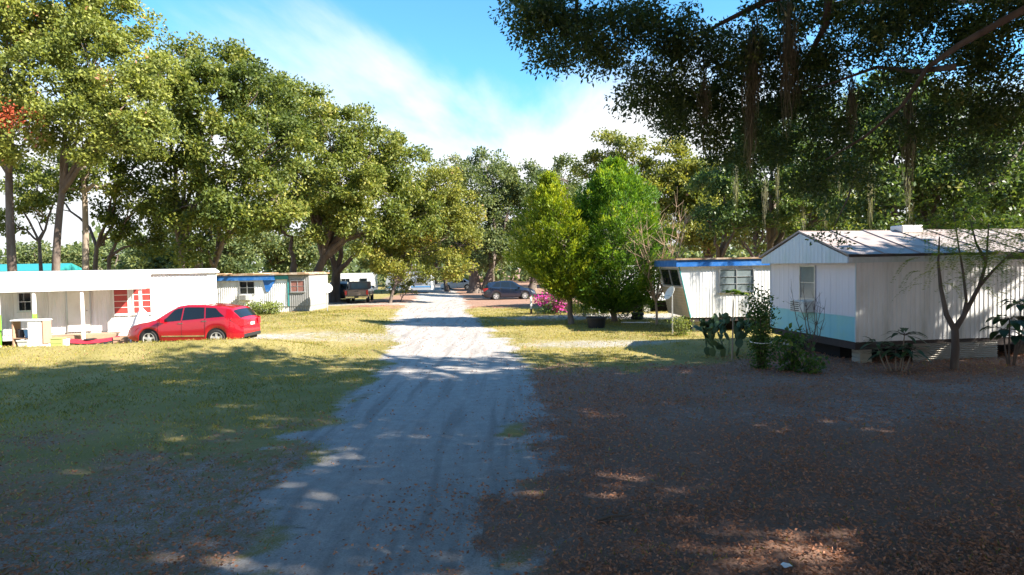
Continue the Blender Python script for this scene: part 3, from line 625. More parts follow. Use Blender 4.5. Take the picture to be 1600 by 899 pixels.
for i in range(7):   # awning sheets
    x0, x1 = -0.3 + i * 1.12, -0.3 + (i + 1) * 1.12 - 0.01
    MB().add([(x0, -1.3, 2.42), (x1, -1.3, 2.42), (x1, -0.13, 2.94), (x0, -0.13, 2.94), (x0, -1.3, 2.46), (x1, -1.3, 2.46), (x1, -0.13, 2.98), (x0, -0.13, 2.98)], [(3, 2, 1, 0), (4, 5, 6, 7), (0, 1, 5, 4), (1, 2, 6, 5), (2, 3, 7, 6), (3, 0, 4, 7)]).build('awning_sheet', M['roof_white'], T)
MB().box(-0.3, 7.53, -1.34, -1.305, 2.34, 2.47).build('awning_edge', M['white_paint'], T)
for xp in (2.35, 3.55, 5.2, 7.3):
    pz = MB().box(xp - 0.05, xp + 0.05, -1.27, -1.17, -0.3, 2.40).build('awning_post', M['white_paint'], T)
    if xp < 4: MB().box(xp - 0.056, xp + 0.056, -1.276, -1.164, 0.25, 1.45).build('green_wrap', M['green_post'], pz)
window(T, (6.02, 0), (6.62, 0), 1.22, 2.38, M['red_curtain'], M['white_paint'], rows=4, cols=1); window(T, (6.76, 0), (7.50, 0), 1.22, 2.38, M['red_curtain'], M['white_paint'], rows=4, cols=1)
d_ = MB().box(4.35, 5.15, -0.055, -0.02, ZB + 0.02, 2.5).build('door', M['white_paint'], T, bevel=0.008)
MB().box(4.30, 4.348, -0.06, -0.02, ZB, 2.56).build('door_jamb', M['alu'], T); MB().box(5.152, 5.20, -0.06, -0.02, ZB, 2.56).build('door_jamb', M['alu'], T)
MB().lathe([(0.02, 0), (0.035, 0.03), (0.03, 0.06)], 8, (5.05, -0.11, 1.45), 'Y').build('handle', M['chrome'], d_)
window(T, (2.6, 0), (3.1, 0), 1.5, 2.3, M['glass_dark'], M['alu'])
for i in range(5): MB().box(2.9, 6.3, -1.0 + i * 0.19, -0.82 + i * 0.19 - 0.008, 0.44, 0.49).build('deck_board', M['wood_worn'], T)
MB().box(2.9, 6.3, -1.02, -1.004, 0.28, 0.47).build('deck_edge', M['wood_worn'], T)
for xp in (3.0, 4.6, 6.2): MB().box(xp - 0.05, xp + 0.05, -0.95, -0.85, -0.3, 0.28).build('deck_leg', M['wood_worn'], T)
MB().box(0.1, LN - 0.1, 0.3, WD - 0.2, -0.3, ZB).build('under_shade_box', M['under_shade_black'], T)  # dark box added as the shade beneath the home
MB().box(0.0, LN, 0.02, 0.06, 0.30, ZB - 0.003).build('rim_board', M['white_paint'], T)
siding(T, (-0.3, -1.6), (2.0, -1.6), -0.15, 1.55, M['white_siding'], name='porch_screen_panel')

# ------------------------------------------------------------------ left mobile home with blue awning
zg = 0.1; cx, cy = -15.75, 45.0; ang = R(-1.5)
T = thing('mobile_home', 'older mobile home with bright blue fascia and grey end coloured darker to stand for oak shade', 'mobile home', (cx, cy, zg), ang)
LN, WD, ZB, ZT = 9.5, 4.2, 0.45, 2.62           # local: front wall from (-LN,0) to (0,0), end wall (0,0)->(0,WD)
MB().box(-LN, 1.47, 0.03, WD, ZB, ZT).build('wall_core', M['white_paint'], T)
siding(T, (-LN, 0), (0, 0), ZB, ZT, M['white_siding'], dep=0.014); siding(T, (0, 0), (1.5, 0), ZB, ZT, M['grey_shade_siding'], dep=0.012); siding(T, (1.5, 0), (1.5, WD), ZB, ZT, M['grey_shade_siding'], dep=0.012)  # right-hand stretch and end wall carry shade in their grey
MB().box(-LN, -0.9, -0.20, -0.03, 2.32, 2.66).build('blue_fascia', M['blue_paint'], T)
MB().add([(-1.55, -0.06, 1.5), (-1.35, -0.06, 1.5), (-0.85, -0.06, 2.315), (-1.75, -0.06, 2.315), (-1.55, -0.03, 1.5), (-1.35, -0.03, 1.5), (-0.85, -0.03, 2.315), (-1.75, -0.03, 2.315)], [(0, 1, 2, 3), (7, 6, 5, 4), (0, 4, 5, 1), (1, 5, 6, 2), (2, 6, 7, 3), (3, 7, 4, 0)]).build('blue_bracket_panel', M['blue_paint'], T)
MB().box(-0.9, 0.05, -0.10, -0.03, 2.36, 2.62).build('teal_corner_fascia', M['teal_paint'], T); MB().box(-0.03, 0.045, -0.045, 0.03, ZB, 2.36).build('corner_trim', M['teal_paint'], T)
for i in range(10): MB().box(-LN - 0.1 + i * 1.21, min(1.62, -LN - 0.1 + (i + 1) * 1.21 - 0.006), -0.25, WD + 0.15, 2.67, 2.76 + 0.03 * (i % 3)).build('roof_sheet', M['roof_debris'], T)
window(T, (-3.45, 0), (-2.35, 0), 1.35, 2.28, M['glass_dark'], M['alu'], rows=2, cols=2)
ac_unit(T, -3.35, -2.6, 0.95, 1.33, 0.38)
MB().box(-6.0, -5.15, -0.06, -0.02, ZB + 0.02, 2.25).build('door', M['white_paint'], T); MB().box(-6.06, -6.0, -0.07, -0.02, ZB, 2.3).build('door_jamb', M['dark_board'], T)
window(T, (0.18, 0), (1.2, 0), 1.45, 2.28, M['brown_curtain'], M['alu'], rows=2, cols=2)
MB().box(-LN + 0.2, 1.2, 0.4, WD - 0.2, -0.15, ZB).build('under_shade_box', M['under_shade_black'], T)  # shade under the floor, put in as a black box
siding(T, (-LN, 0.03), (0, 0.03), -0.1, ZB - 0.01, M['white_paint'], dep=0.01, name='skirt_panel'); siding(T, (0, 0.03), (1.47, 0.03), -0.1, ZB - 0.01, M['grey_shade_siding'], name='skirt_panel'); siding(T, (1.47, 0.03), (1.47, WD), -0.1, ZB - 0.01, M['grey_shade_siding'], name='skirt_panel')

# ------------------------------------------------------------------ far buildings
p = P(10, 421, 62)
T = thing('house', 'small far white house with a teal metal roof at the left edge', 'house', (p.x, p.y, 0), R(10))
siding(T, (-4.5, 0), (4.2, 0), 0, 3.4, M['white_siding']); MB().box(-4.47, 4.17, 0.03, 5, 0, 3.4).build('wall_core', M['white_paint'], T)
MB().add([(-4.9, -0.5, 3.42), (4.6, -0.5, 3.42), (4.6, 5.5, 3.42), (-4.9, 5.5, 3.42), (-4.9, 2.5, 4.15), (4.6, 2.5, 4.15)], [(3, 2, 1, 0), (0, 1, 5, 4), (2, 3, 4, 5), (1, 2, 5), (3, 0, 4)]).build('roof', M['teal_paint'], T)
window(T, (0.5, 0), (1.7, 0), 1.2, 2.4, M['glass_dark'], M['alu']); window(T, (-2.5, 0), (-1.3, 0), 1.2, 2.4, M['glass_dark'], M['alu'])
def camper(px, d, L, H, m, label, rz, name='camper_trailer'):
    g_ = P(px, 430, d); T = thing(name, label, 'camper', (g_.x, g_.y, 0), rz)
    pr = [(0, 0.55), (0, H * 0.55), (0.35, H - 0.1), (0.7, H), (L - 0.4, H), (L - 0.05, H - 0.15), (L, 0.55)]
    k = len(pr); vv = [(x_, 0, z_) for x_, z_ in pr] + [(x_, 2.3, z_) for x_, z_ in pr]
    MB().add(vv, [tuple(range(k)), tuple(range(2 * k - 1, k - 1, -1))] + [(i, (i + 1) % k, (i + 1) % k + k, i + k) for i in range(k)]).build('body', m, T)
    window(T, (0.8, -0.004), (1.8, -0.004), 1.35, 1.95, M['glass_dark'], M['alu'], rows=1, cols=2); window(T, (L - 1.7, -0.004), (L - 0.8, -0.004), 1.35, 1.95, M['glass_dark'], M['alu'], rows=1)
    MB().box(2.2, 2.85, -0.03, -0.003, 0.6, 2.15).build('door', M['white_paint'], T)
    MB().box(0.02, L - 0.02, -0.012, -0.002, 0.85, 1.0).build('stripe', M['blue_plastic'], T)
    for sx in (-0.4, 0.4):
        wz = MB().lathe([(0.0, -0.1), (0.30, -0.1), (0.34, -0.05), (0.34, 0.08), (0.30, 0.1), (0, 0.1)], 16, (L * 0.55 + sx, 0.12, 0.34), 'Y').build('wheel', M['tyre'], T, smooth=True)
    MB().tube([(0, 1.1, 0.5), (-0.9, 1.1, 0.45)], 0.05, 6).build('hitch', M['trim_black'], T)
    MB().tube([(-0.75, 1.1, 0.5), (-0.75, 1.1, 0.0)], 0.04, 6).build('jockey_stand', M['trim_black'], T)
camper(522, 74, 4.6, 2.55, M['car_white'], 'white far camper trailer left of the silver one behind the oaks', R(2))
camper(602, 72, 5.2, 2.6, M['silver_rv'], 'silver grey far camper trailer parked behind the small russet tree', R(-3))

# ------------------------------------------------------------------ vehicles
def car(name, label, cat, loc, rz, prm, paint, group=None):
    """x forward; built about the centre"""
    T = thing(name, label, cat, loc, rz, group)
    L, Wd, H = prm['L'], prm['W'], prm['H']; hw = Wd / 2
    tx, tz = zip(*prm['top']); bx, bz = zip(*prm['belt'])
    fx, rx_ = prm['axles']; wr = prm['wr']; ar = wr + 0.07; sill = prm['sill']
    xs = np.unique(np.round(np.concatenate([np.linspace(-L / 2, L / 2, 70), np.array(tx), fx + ar * np.cos(np.linspace(0, PI, 15)), rx_ + ar * np.cos(np.linspace(0, PI, 15))]), 4))
    xs = xs[(xs >= -L / 2) & (xs <= L / 2)]
    roofz = max(tz)
    def topz(x): return float(np.interp(x, tx, tz))
    def belt(x): return min(float(np.interp(x, bx, bz)), topz(x) - 0.05)
    def low(x):
        z = sill + 0.10 * max(0, (abs(x) - (L / 2 - 0.35)) / 0.35)
        for ax in (fx, rx_):
            d = abs(x - ax)
            if d < ar: z = max(z, wr + math.sqrt(ar * ar - d * d) * 0.97)
        return z
    def halfw(x):
        e = max(0.0, (abs(x) - (L / 2 - 0.75)) / 0.75)
        return hw * (1 - 0.20 * e ** 2.2)
    def sec(x):
        h_ = halfw(x); zl, zb_, zt = low(x), belt(x), topz(x)
        zb_ = max(zb_, zl + 0.06); zt = max(zt, zb_ + 0.03)
        g_ = np.clip((zt - zb_) / max(0.05, roofz - zb_), 0, 1); hr = h_ * (0.95 - 0.17 * g_)
        zm = zl + (zb_ - zl) * 0.45
        return [(h_ * 0.965, zl), (h_ * 0.995, zl + (zm - zl) * 0.35), (h_, zm), (h_ * 0.985, zm + (zb_ - zm) * 0.65), (h_ * 0.95, zb_), (hr + 0.01, zt - 0.055 * g_ - 0.012), (hr * 0.93, zt - 0.012), (hr * 0.5, zt + 0.012), (0, zt + 0.018)]
    mb = MB(); K = 9; full = 2 * K - 1
    for x in xs:
        s_ = sec(x); row = [(x, -a, z) for a, z in s_] + [(x, a, z) for a, z in reversed(s_[:-1])]
        mb.v += row
    for i in range(len(xs) - 1):
        for k in range(full - 1):
            a = i * full + k; mb.f.append((a, a + 1, a + 1 + full, a + full))
    mb.f.append(tuple(range(full))); mb.f.append(tuple((len(xs) - 1) * full + k for k in reversed(range(full))))
    mb.build('body', paint, T, smooth=True, angle=32)
    MB().box(-L / 2 + 0.15, L / 2 - 0.15, -hw + 0.16, hw - 0.16, sill - 0.05, sill + 0.35).build('underbody', M['trim_black'], T)
    for s in (-1, 1):
        for ax in (fx, rx_): MB().lathe([(ar + 0.01, -0.09), (ar + 0.01, 0.13), (0, 0.13)], 20, (ax, s * (hw - 0.16), wr), 'Y').build('wheel_well', M['trim_black'], T)
    # side windows on the body surface
    def surf(x, t, s, off=0.007):
        q = sec(x); (a0, z0), (a1, z1) = q[4], q[5]
        return (x, s * (a0 + (a1 - a0) * t + off), z0 + (z1 - z0) * t + off * 0.3)
    for s in (-1, 1):
        for (xa0, xb0, xa1, xb1) in prm['windows']:     # bottom x-range, top x-range
            mb = MB(); n = 10
            for i in range(n + 1):
                for t in (0.05, 0.5, 0.93):
                    u = i / n; xx = (xa0 + (xa1 - xa0) * t) * (1 - u) + (xb0 + (xb1 - xb0) * t) * u
                    mb.v.append(surf(xx, t, s))
            for i in range(n):
                for k in range(2): a = i * 3 + k; mb.f.append((a, a + 1, a + 4, a + 3))
            mb.build('side_window', M['glass_dark'], T, smooth=True)
        for hx in prm['handles']:
            q = surf(hx, 0.0, s, 0.0); MB().box(hx - 0.10, hx + 0.10, min(q[1] - 0.02 * s, q[1] + 0.035 * s), max(q[1] - 0.02 * s, q[1] + 0.035 * s), q[2] - 0.10, q[2] - 0.065).build('door_handle', prm.get('hm', M['chrome']), T)
        mxp = prm['mirror']; q = surf(mxp, 0.05, s, 0.0)
        MB().add([(mxp - 0.09, q[1], q[2] - 0.02), (mxp + 0.07, q[1], q[2] - 0.02), (mxp + 0.10, q[1] + 0.2 * s, q[2] + 0.02), (mxp - 0.07, q[1] + 0.2 * s, q[2] + 0.0), (mxp - 0.09, q[1], q[2] + 0.12), (mxp + 0.04, q[1], q[2] + 0.10), (mxp + 0.07, q[1] + 0.2 * s, q[2] + 0.15), (mxp - 0.07, q[1] + 0.2 * s, q[2] + 0.16)],
                 [(3, 2, 1, 0), (4, 5, 6, 7), (0, 1, 5, 4), (1, 2, 6, 5), (2, 3, 7, 6), (3, 0, 4, 7)]).build('mirror', paint, T, bevel=0.015)
        if prm.get('strip'):
            xa, xb, zz = prm['strip']; MB().box(xa, xb, s * (hw + 0.0) - 0.012, s * (hw + 0.0) + 0.012, zz, zz + 0.045).build('side_strip', M['chrome'], T)
        # door seams
        for sx in prm['seams']:
            mb = MB(); z0 = low(sx) + 0.12; 
            for i in range(9):
                q = sec(sx); zz = z0 + (q[4][1] - z0) * i / 8; aa = float(np.interp(zz, [p_[1] for p_ in q[:5]], [p_[0] for p_ in q[:5]]))
                mb.v += [(sx - 0.006, s * (aa + 0.003), zz), (sx + 0.006, s * (aa + 0.003), zz)]
            for i in range(8): mb.f.append((2 * i, 2 * i + 1, 2 * i + 3, 2 * i + 2))
            mb.build('door_seam', M['trim_black'], T)
        # wheels
        for ax in (fx, rx_):
            yc = s * (hw - 0.115)
            wl = MB().lathe([(wr * 0.66, -0.105), (wr * 0.93, -0.105), (wr, -0.07), (wr, 0.07), (wr * 0.93, 0.105), (wr * 0.66, 0.105)], 28, (0, 0, 0), 'Y', ring=True).build('wheel', M['tyre'], T, smooth=True, angle=50); wl.location = (ax, yc, wr)
            MB().lathe([(wr * 0.67, -0.09), (wr * 0.67, 0.085 * s + 0.0), (wr * 0.60, 0.03 * s), (0.0, 0.025 * s)] if s > 0 else [(wr * 0.67, 0.09), (wr * 0.67, -0.085), (wr * 0.60, -0.03), (0.0, -0.025)], 24, (0, 0, 0), 'Y').build('brake_disc', M['car_black'], wl, smooth=True)
            mb = MB(); n = 5
            for k in range(n):
                a = 2 * PI * k / n + 0.3; Rm = Matrix.Rotation(-a, 4, 'Y'); y0, y1 = sorted((s * 0.060, s * 0.092))
                mb.box(0.03, wr * 0.67, y0, y1, -0.045, 0.045, Rm)
            mb.lathe([(0.0, s * 0.05), (0.085, s * 0.05), (0.085, s * 0.098), (0.0, s * 0.104)], 14, (0, 0, 0), 'Y')
            mb.lathe([(wr * 0.60, s * 0.055), (wr * 0.68, s * 0.055), (wr * 0.69, s * 0.108), (wr * 0.63, s * 0.108)], 28, (0, 0, 0), 'Y', ring=True)
            mb.build('rim', M['rim_alloy'], wl, smooth=True, angle=35)
    # windscreen, rear window follow the top surface
    for nm, (xa, xb) in (('windscreen', prm['screen']), ('rear_window', prm['rear'])):
        mb = MB(); n = 8; xs2 = np.linspace(xa, xb, n + 1)
        for x in xs2:
            q = sec(x); row = [q[5], q[6], q[7], q[8]]
            sl_ = (topz(x + 0.03) - topz(x - 0.03)) / 0.06; nn = Vector((-sl_, 0, 1)).normalized() * 0.010
            for (a, z) in row: mb.v.append((x + nn.x, -a * 0.95, z + nn.z))
            for (a, z) in reversed(row[:-1]): mb.v.append((x + nn.x, a * 0.95, z + nn.z))
        for i in range(n):
            for k in range(6): a = i * 7 + k; mb.f.append((a, a + 1, a + 8, a + 7))
        mb.build(nm, M['glass_dark'], T, smooth=True)
    # lamps, bumpers, plate
    xr = -L / 2
    for s in (-1, 1):
        zz = prm['tail_z']
        mb = MB()
        for (dx_, z0, z1) in ((0.0, zz - 0.05, zz + 0.2), (0.1, zz - 0.07, zz + 0.24), (0.26, zz + 0.06, zz + 0.24), (0.42, zz + 0.18, zz + 0.23)):
            x = xr + dx_; yy = halfw(x) * 0.99 + 0.010
            mb.v += [(x - (0.02 if dx_ == 0 else 0), s * yy, z0), (x - (0.02 if dx_ == 0 else 0), s * yy, z1)]
        for i in range(3): mb.f.append((2 * i, 2 * i + 2, 2 * i + 3, 2 * i + 1))
        b = len(mb.v); yy = halfw(xr) * 0.99
        mb.v += [(xr - 0.022, s * (yy - 0.22), zz - 0.05), (xr - 0.022, s * (yy - 0.22), zz + 0.18)]; mb.f.append((0, 1, b + 1, b))
        mb.build('tail_lamp', M['lamp_red'], T)
        x = L / 2; yy = halfw(x - 0.3)
        MB().add([(x - 0.04, s * yy * 0.62, 0.62), (x - 0.35, s * (yy + 0.012), 0.66), (x - 0.5, s * (yy + 0.012), 0.80), (x - 0.10, s * yy * 0.62, 0.80)], [(0, 1, 2, 3)]).build('headlamp', M['lamp_clear'], T)
    MB().box(xr - 0.03, xr + 0.1, -hw * 0.78, hw * 0.78, sill + 0.08, sill + 0.22).build('rear_bumper_trim', M['trim_black'], T, bevel=0.02)
    MB().box(L / 2 - 0.1, L / 2 + 0.02, -hw * 0.7, hw * 0.7, sill + 0.06, sill + 0.24).build('front_bumper_trim', M['trim_black'], T, bevel=0.02)
    MB().box(xr - 0.03, xr - 0.005, -0.16, 0.16, prm['plate_z'], prm['plate_z'] + 0.11).build('number_plate', M['plate'], T)
    MB().tube([(prm['rear'][0] + 0.5, 0, H), (prm['rear'][0] + 0.40, 0, H + 0.12)], 0.008, 4).build('aerial', M['trim_black'], T)
    return T
SUV = dict(L=4.65, W=1.80, H=1.62, wr=0.345, sill=0.27, axles=(1.38, -1.31),
    top=[(-2.325, 0.78), (-2.30, 0.98), (-2.22, 1.10), (-1.98, 1.36), (-1.86, 1.49), (-1.6, 1.545), (-1.2, 1.60), (-0.6, 1.65), (-0.1, 1.655), (0.25, 1.60), (0.65, 1.40), (1.08, 1.12), (1.22, 1.06), (1.7, 0.985), (2.05, 0.885), (2.24, 0.77), (2.325, 0.60)],
    belt=[(-2.325, 0.76), (-1.95, 1.20), (-1.3, 1.14), (0.0, 1.03), (0.9, 0.97), (1.5, 0.88), (2.325, 0.55)],
    windows=[(0.10, 0.98, 0.04, 0.34), (-0.84, 0.04, -0.80, -0.02), (-1.66, -0.90, -1.22, -0.86)], handles=(0.10, -0.85), seams=(1.0, 0.06, -0.86), mirror=0.84, strip=(-0.85, 0.85, 0.43),
    screen=(0.28, 1.08), rear=(-2.20, -1.93), tail_z=0.86, plate_z=0.80)
rc_ = P(305, 500, 25.6); RCZ = hz_(rc_.x, rc_.y)
car('parked_car', 'shiny red crossover car parked side on before the white mobile home', 'car', (rc_.x, rc_.y, RCZ), R(180 - 3), SUV, M['car_red'])
SUV2 = dict(SUV); SUV2.update(L=4.9, W=1.92, H=1.75, top=[(x * 1.05, z * 1.06) for x, z in SUV['top']], belt=[(x * 1.05, z * 1.05) for x, z in SUV['belt']], windows=[tuple(v * 1.03 for v in q) for q in SUV['windows']], strip=None, hm=M['trim_black'],
    screen=(0.19, 1.02), rear=(-2.28, -2.03))
p = P(795, 455, 60); car('parked_car', 'dark navy blue car parked at the far end beside the big oak', 'car', (p.x, p.y, hz_(p.x, p.y)), R(8), SUV2, M['car_navy'])
SED = dict(SUV); SED.update(L=4.6, H=1.45, sill=0.22, wr=0.32,
    top=[(-2.3, 0.72), (-2.25, 0.95), (-1.75, 1.04), (-1.0, 1.38), (-0.5, 1.45), (0.1, 1.42), (0.95, 1.02), (1.9, 0.86), (2.2, 0.74), (2.3, 0.56)], belt=[(-2.3, 0.7), (-1.5, 0.96), (0, 0.92), (0.9, 0.9), (2.3, 0.5)],
    windows=[(0.05, 0.74, -0.05, 0.28), (-0.80, -0.01, -0.72, -0.1), (-1.35, -0.86, -1.0, -0.8)], strip=None, screen=(0.15, 0.92), rear=(-1.72, -1.05), tail_z=0.70, plate_z=0.62)
p = P(716, 441, 86); car('parked_car', 'small white far car seen beyond the dirt road', 'car', (p.x, p.y, hz_(p.x, p.y)), R(176), SED, M['car_white'])
p = P(531, 460, 60); car('parked_car', 'black car in deep shade left of the pickup truck', 'car', (p.x, p.y, hz_(p.x, p.y)), R(100), SUV2, M['car_black'])
# pickup, rear view
def pickup(loc, rz):
    T = thing('pickup_truck', 'taupe pickup truck seen from behind under the oaks', 'pickup truck', loc, rz)
    pt = M['car_taupe']
    def prism(pr, y0, y1, nm, m, par=T, bevel=0.0):
        k = len(pr); return MB().add([(x_, y0, z_) for x_, z_ in pr] + [(x_, y1, z_) for x_, z_ in pr], [tuple(range(k)), tuple(range(2 * k - 1, k - 1, -1))] + [(i, (i + 1) % k, (i + 1) % k + k, i + k) for i in range(k)]).build(nm, m, par, bevel=bevel)
    for s in (-1, 1):
        ya, yb = sorted((s * 0.78, s * 0.97)); prism([(-2.7, 0.55), (-2.2, 0.55), (-2.05, 0.82), (-1.75, 0.93), (-1.45, 0.82), (-1.3, 0.55), (-0.55, 0.55), (-0.55, 1.18), (-2.7, 1.18)], ya, yb, 'bed_side', pt, bevel=0.02)
    MB().box(-2.68, -0.6, -0.77, 0.77, 0.6, 0.68).build('bed_floor', M['trim_black'], T)
    tg = MB().box(-2.745, -2.69, -0.76, 0.76, 0.62, 1.17).build('tailgate', pt, T, bevel=0.015); MB().box(-2.765, -2.746, -0.14, 0.14, 1.0, 1.07).build('handle', M['trim_black'], tg)
    prism([(-0.54, 0.5), (1.0, 0.5), (1.0, 1.12), (0.62, 1.16), (0.25, 1.72), (-0.05, 1.80), (-0.38, 1.78), (-0.54, 1.15)], -0.93, 0.93, 'cab', pt, bevel=0.05)
    MB().add([(-0.56, -0.72, 1.18), (-0.56, 0.72, 1.18), (-0.42, 0.66, 1.68), (-0.42, -0.66, 1.68)], [(0, 1, 2, 3)]).build('rear_window', M['glass_pale'], T)
    prism([(1.01, 0.5), (1.35, 0.55), (1.5, 0.82), (1.8, 0.92), (2.1, 0.82), (2.25, 0.55), (2.65, 0.55), (2.65, 1.0), (1.01, 1.14)], -0.95, 0.95, 'bonnet', pt, bevel=0.04)
    MB().box(-2.92, -2.75, -0.9, 0.9, 0.46, 0.62).build('rear_bumper', M['chrome'], T, bevel=0.02)
    MB().box(-2.94, -2.925, -0.17, 0.17, 0.48, 0.60).build('number_plate', M['trim_black'], T)
    for s in (-1, 1):
        ya, yb = sorted((s * 0.785, s * 0.965)); MB().box(-2.73, -2.703, ya, yb, 0.72, 1.10).build('tail_lamp', M['lamp_red'], T)
        for ax in (-1.75, 1.8):
            wl = MB().lathe([(0.22, -0.12), (0.34, -0.12), (0.37, -0.08), (0.37, 0.08), (0.34, 0.12), (0.22, 0.12)], 22, (0, 0, 0), 'Y').build('wheel', M['tyre'], T, smooth=True); wl.location = (ax, s * 0.83, 0.37)
            MB().lathe([(0.0, -0.06), (0.235, -0.09), (0.235, 0.09), (0.0, 0.06)], 18, (0, 0, 0), 'Y').build('rim', M['rim_alloy'], wl)
        ya, yb = sorted((s * 0.95, s * 1.16)); MB().box(0.55, 0.68, ya, yb, 1.18, 1.38).build('mirror', M['trim_black'], T, bevel=0.02)
p = P(563, 462, 56.5); pickup((p.x, p.y, hz_(p.x, p.y)), R(97))

# ------------------------------------------------------------------ yard things
def at_ground(px, d):
    q = P(px, 430, d); return Vector((q.x, q.y, hz_(q.x, q.y)))
def dish(px, d, pole, rad, face, label):
    g_ = at_ground(px, d); T = thing('satellite_dish', label, 'satellite dish', g_, face)
    MB().tube([(0, 0, -0.2), (0, 0, pole)], 0.03, 8).build('pole', M['alu'], T)
    mb = MB(); n = 16; mb.lathe([(0.001, 0.0), (rad * 0.5, 0.02), (rad, 0.085), (rad, 0.095), (rad * 0.5, 0.032), (0.001, 0.012)], n, (0, 0, 0))
    dsh = mb.build('reflector', M['ac_white'], T, smooth=True); dsh.rotation_euler = (R(62), 0, 0); dsh.location = (0, -0.06, pole + 0.05)
    MB().tube([(0, -0.05, pole - 0.05), (0, -0.42, pole - 0.02)], 0.014, 6).build('feed_arm', M['alu'], T)
    MB().box(-0.05, 0.05, -0.5, -0.42, pole - 0.05, pole + 0.05).build('receiver', M['ac_white'], T, bevel=0.01)
dish(510, 44.5, 1.55, 0.38, R(25), 'white satellite dish on a thin pole by the grey trailer end')
dish(1050, 28.6, 1.75, 0.34, R(-75), 'satellite dish seen edge on before the tan raked trailer front')
# planter tub
g_ = at_ground(931, 31.8); T = thing('planter_tub', 'large black plastic tub standing between the two juniper trunks', 'tub', g_)
MB().lathe([(0.40, -0.02), (0.48, 0.46), (0.53, 0.47), (0.53, 0.52), (0.47, 0.52), (0.44, 0.42), (0.0, 0.42)], 24).build('tub', M['black_plastic'], T, smooth=True, angle=35)
MB().lathe([(0.0, 0.43), (0.43, 0.43), (0.3, 0.46), (0.0, 0.47)], 20).build('soil', M['dark_board'], T)
# white marker post
g_ = at_ground(829, 41.2); T = thing('marker_post', 'thin white marker post in the sunlit grass left of the magenta shrub', 'post', g_)
MB().box(-0.06, 0.06, -0.06, 0.06, -0.3, 1.15).build('post', M['white_paint'], T, bevel=0.01); MB().box(-0.063, 0.063, -0.063, 0.063, -0.05, 0.32).build('dark_base_band', M['dark_board'], T)
# garden trellis
g_ = at_ground(922, 39.0); T = thing('garden_fence', 'small white picket frame among the bladed plants', 'fence', g_, R(5))
for x_ in (-0.45, 0.05, 0.55): MB().box(x_ - 0.03, x_ + 0.03, -0.03, 0.03, -0.2, 1.1).build('post', M['white_paint'], T)
for z_ in (0.4, 0.8): MB().box(-0.6, 0.7, -0.05, -0.032, z_, z_ + 0.06).build('rail', M['white_paint'], T)
# left porch junk
def junk(px, d): g_ = at_ground(px, d); return g_
g_ = junk(37, 24.9); T = thing('waste_bin', 'white open waste bin beside the porch cabinet', 'bin', g_)
MB().add([(-.17, -.17, 0), (.17, -.17, 0), (.17, .17, 0), (-.17, .17, 0), (-.22, -.22, .42), (.22, -.22, .42), (.22, .22, .42), (-.22, .22, .42), (-.15, -.15, .05), (.15, -.15, .05), (.15, .15, .05), (-.15, .15, .05), (-.20, -.20, .42), (.20, -.20, .42), (.20, .20, .42), (-.20, .20, .42)],
         [(3, 2, 1, 0), (0, 1, 5, 4), (1, 2, 6, 5), (2, 3, 7, 6), (3, 0, 4, 7), (8, 9, 10, 11), (8, 12, 13, 9), (9, 13, 14, 10), (10, 14, 15, 11), (11, 15, 12, 8), (4, 5, 13, 12), (5, 6, 14, 13), (6, 7, 15, 14), (7, 4, 12, 15)]).build('tub', M['white_paint'], T)
MB().box(-0.235, 0.235, -0.235, -0.221, 0.38, 0.43).build('rim', M['white_paint'], T)
g_ = junk(57, 25.2); T = thing('cabinet', 'tall white cabinet with brown side standing on the porch grass', 'cabinet', g_, ang)
MB().box(-0.28, 0.28, -0.22, 0.22, 0.0, 1.15).build('carcass', M['white_paint'], T, bevel=0.01); MB().box(-0.26, 0.26, -0.242, -0.224, 0.05, 1.1).build('door', M['white_paint'], T, bevel=0.006)
MB().box(0.284, 0.34, -0.22, 0.22, 0.25, 1.15).build('side_board', M['wood_worn'], T); MB().box(-0.95, 0.36, -0.25, 0.25, 1.155, 1.20).build('top_shelf', M['white_paint'], T)
MB().box(-0.93, -0.88, -0.2, 0.2, 0.0, 1.15).build('shelf_leg', M['wood_worn'], T); MB().box(-0.87, -0.285, -0.2, 0.2, 0.45, 0.48).build('lower_shelf', M['wood_worn'], T)
CAB = T
for k_, (dx_, mm, lb) in enumerate(((-0.72, 'tarp_dark', 'dark plastic bucket on the cabinet side shelf'), (-0.44, 'blue_plastic', 'pale blue plastic bucket on the cabinet side shelf'))):
    q = Vector(g_) + Matrix.Rotation(ang, 3, 'Z') @ Vector((dx_, 0, 0.482)); b = thing('bucket', lb, 'bucket', q)
    MB().lathe([(0.10, 0.0), (0.135, 0.30), (0.145, 0.30), (0.145, 0.32), (0.125, 0.32), (0.10, 0.05), (0, 0.05)], 16).build('pail', M[mm], b, smooth=True, angle=35)
    MB().tube([(0.14 * math.cos(t), -0.03, 0.30 - 0.12 * math.sin(t)) for t in np.linspace(0, PI, 9)], 0.006, 5).build('bail_handle', M['alu'], b)
g_ = junk(87, 24.9); T = thing('storage_crate', 'olive green plastic crate in front of the porch', 'crate', g_, R(12))
MB().box(-0.21, 0.21, -0.17, 0.17, 0.0, 0.40).build('crate_body', M['olive_plastic'], T, bevel=0.015); MB().box(-0.225, 0.225, -0.185, 0.185, 0.405, 0.44).build('lid', M['olive_plastic'], T, bevel=0.01)
for z_ in (0.12, 0.24): MB().box(-0.19, 0.19, -0.18, -0.171, z_, z_ + 0.03).build('rib', M['olive_plastic'], T)
g_ = junk(98, 25.0); T = thing('bucket', 'white bucket right of the olive crate', 'bucket', g_)
MB().lathe([(0.11, 0.0), (0.145, 0.36), (0.155, 0.36), (0.155, 0.39), (0.135, 0.39), (0.11, 0.05), (0, 0.05)], 16).build('pail', M['white_paint'], T, smooth=True, angle=35)
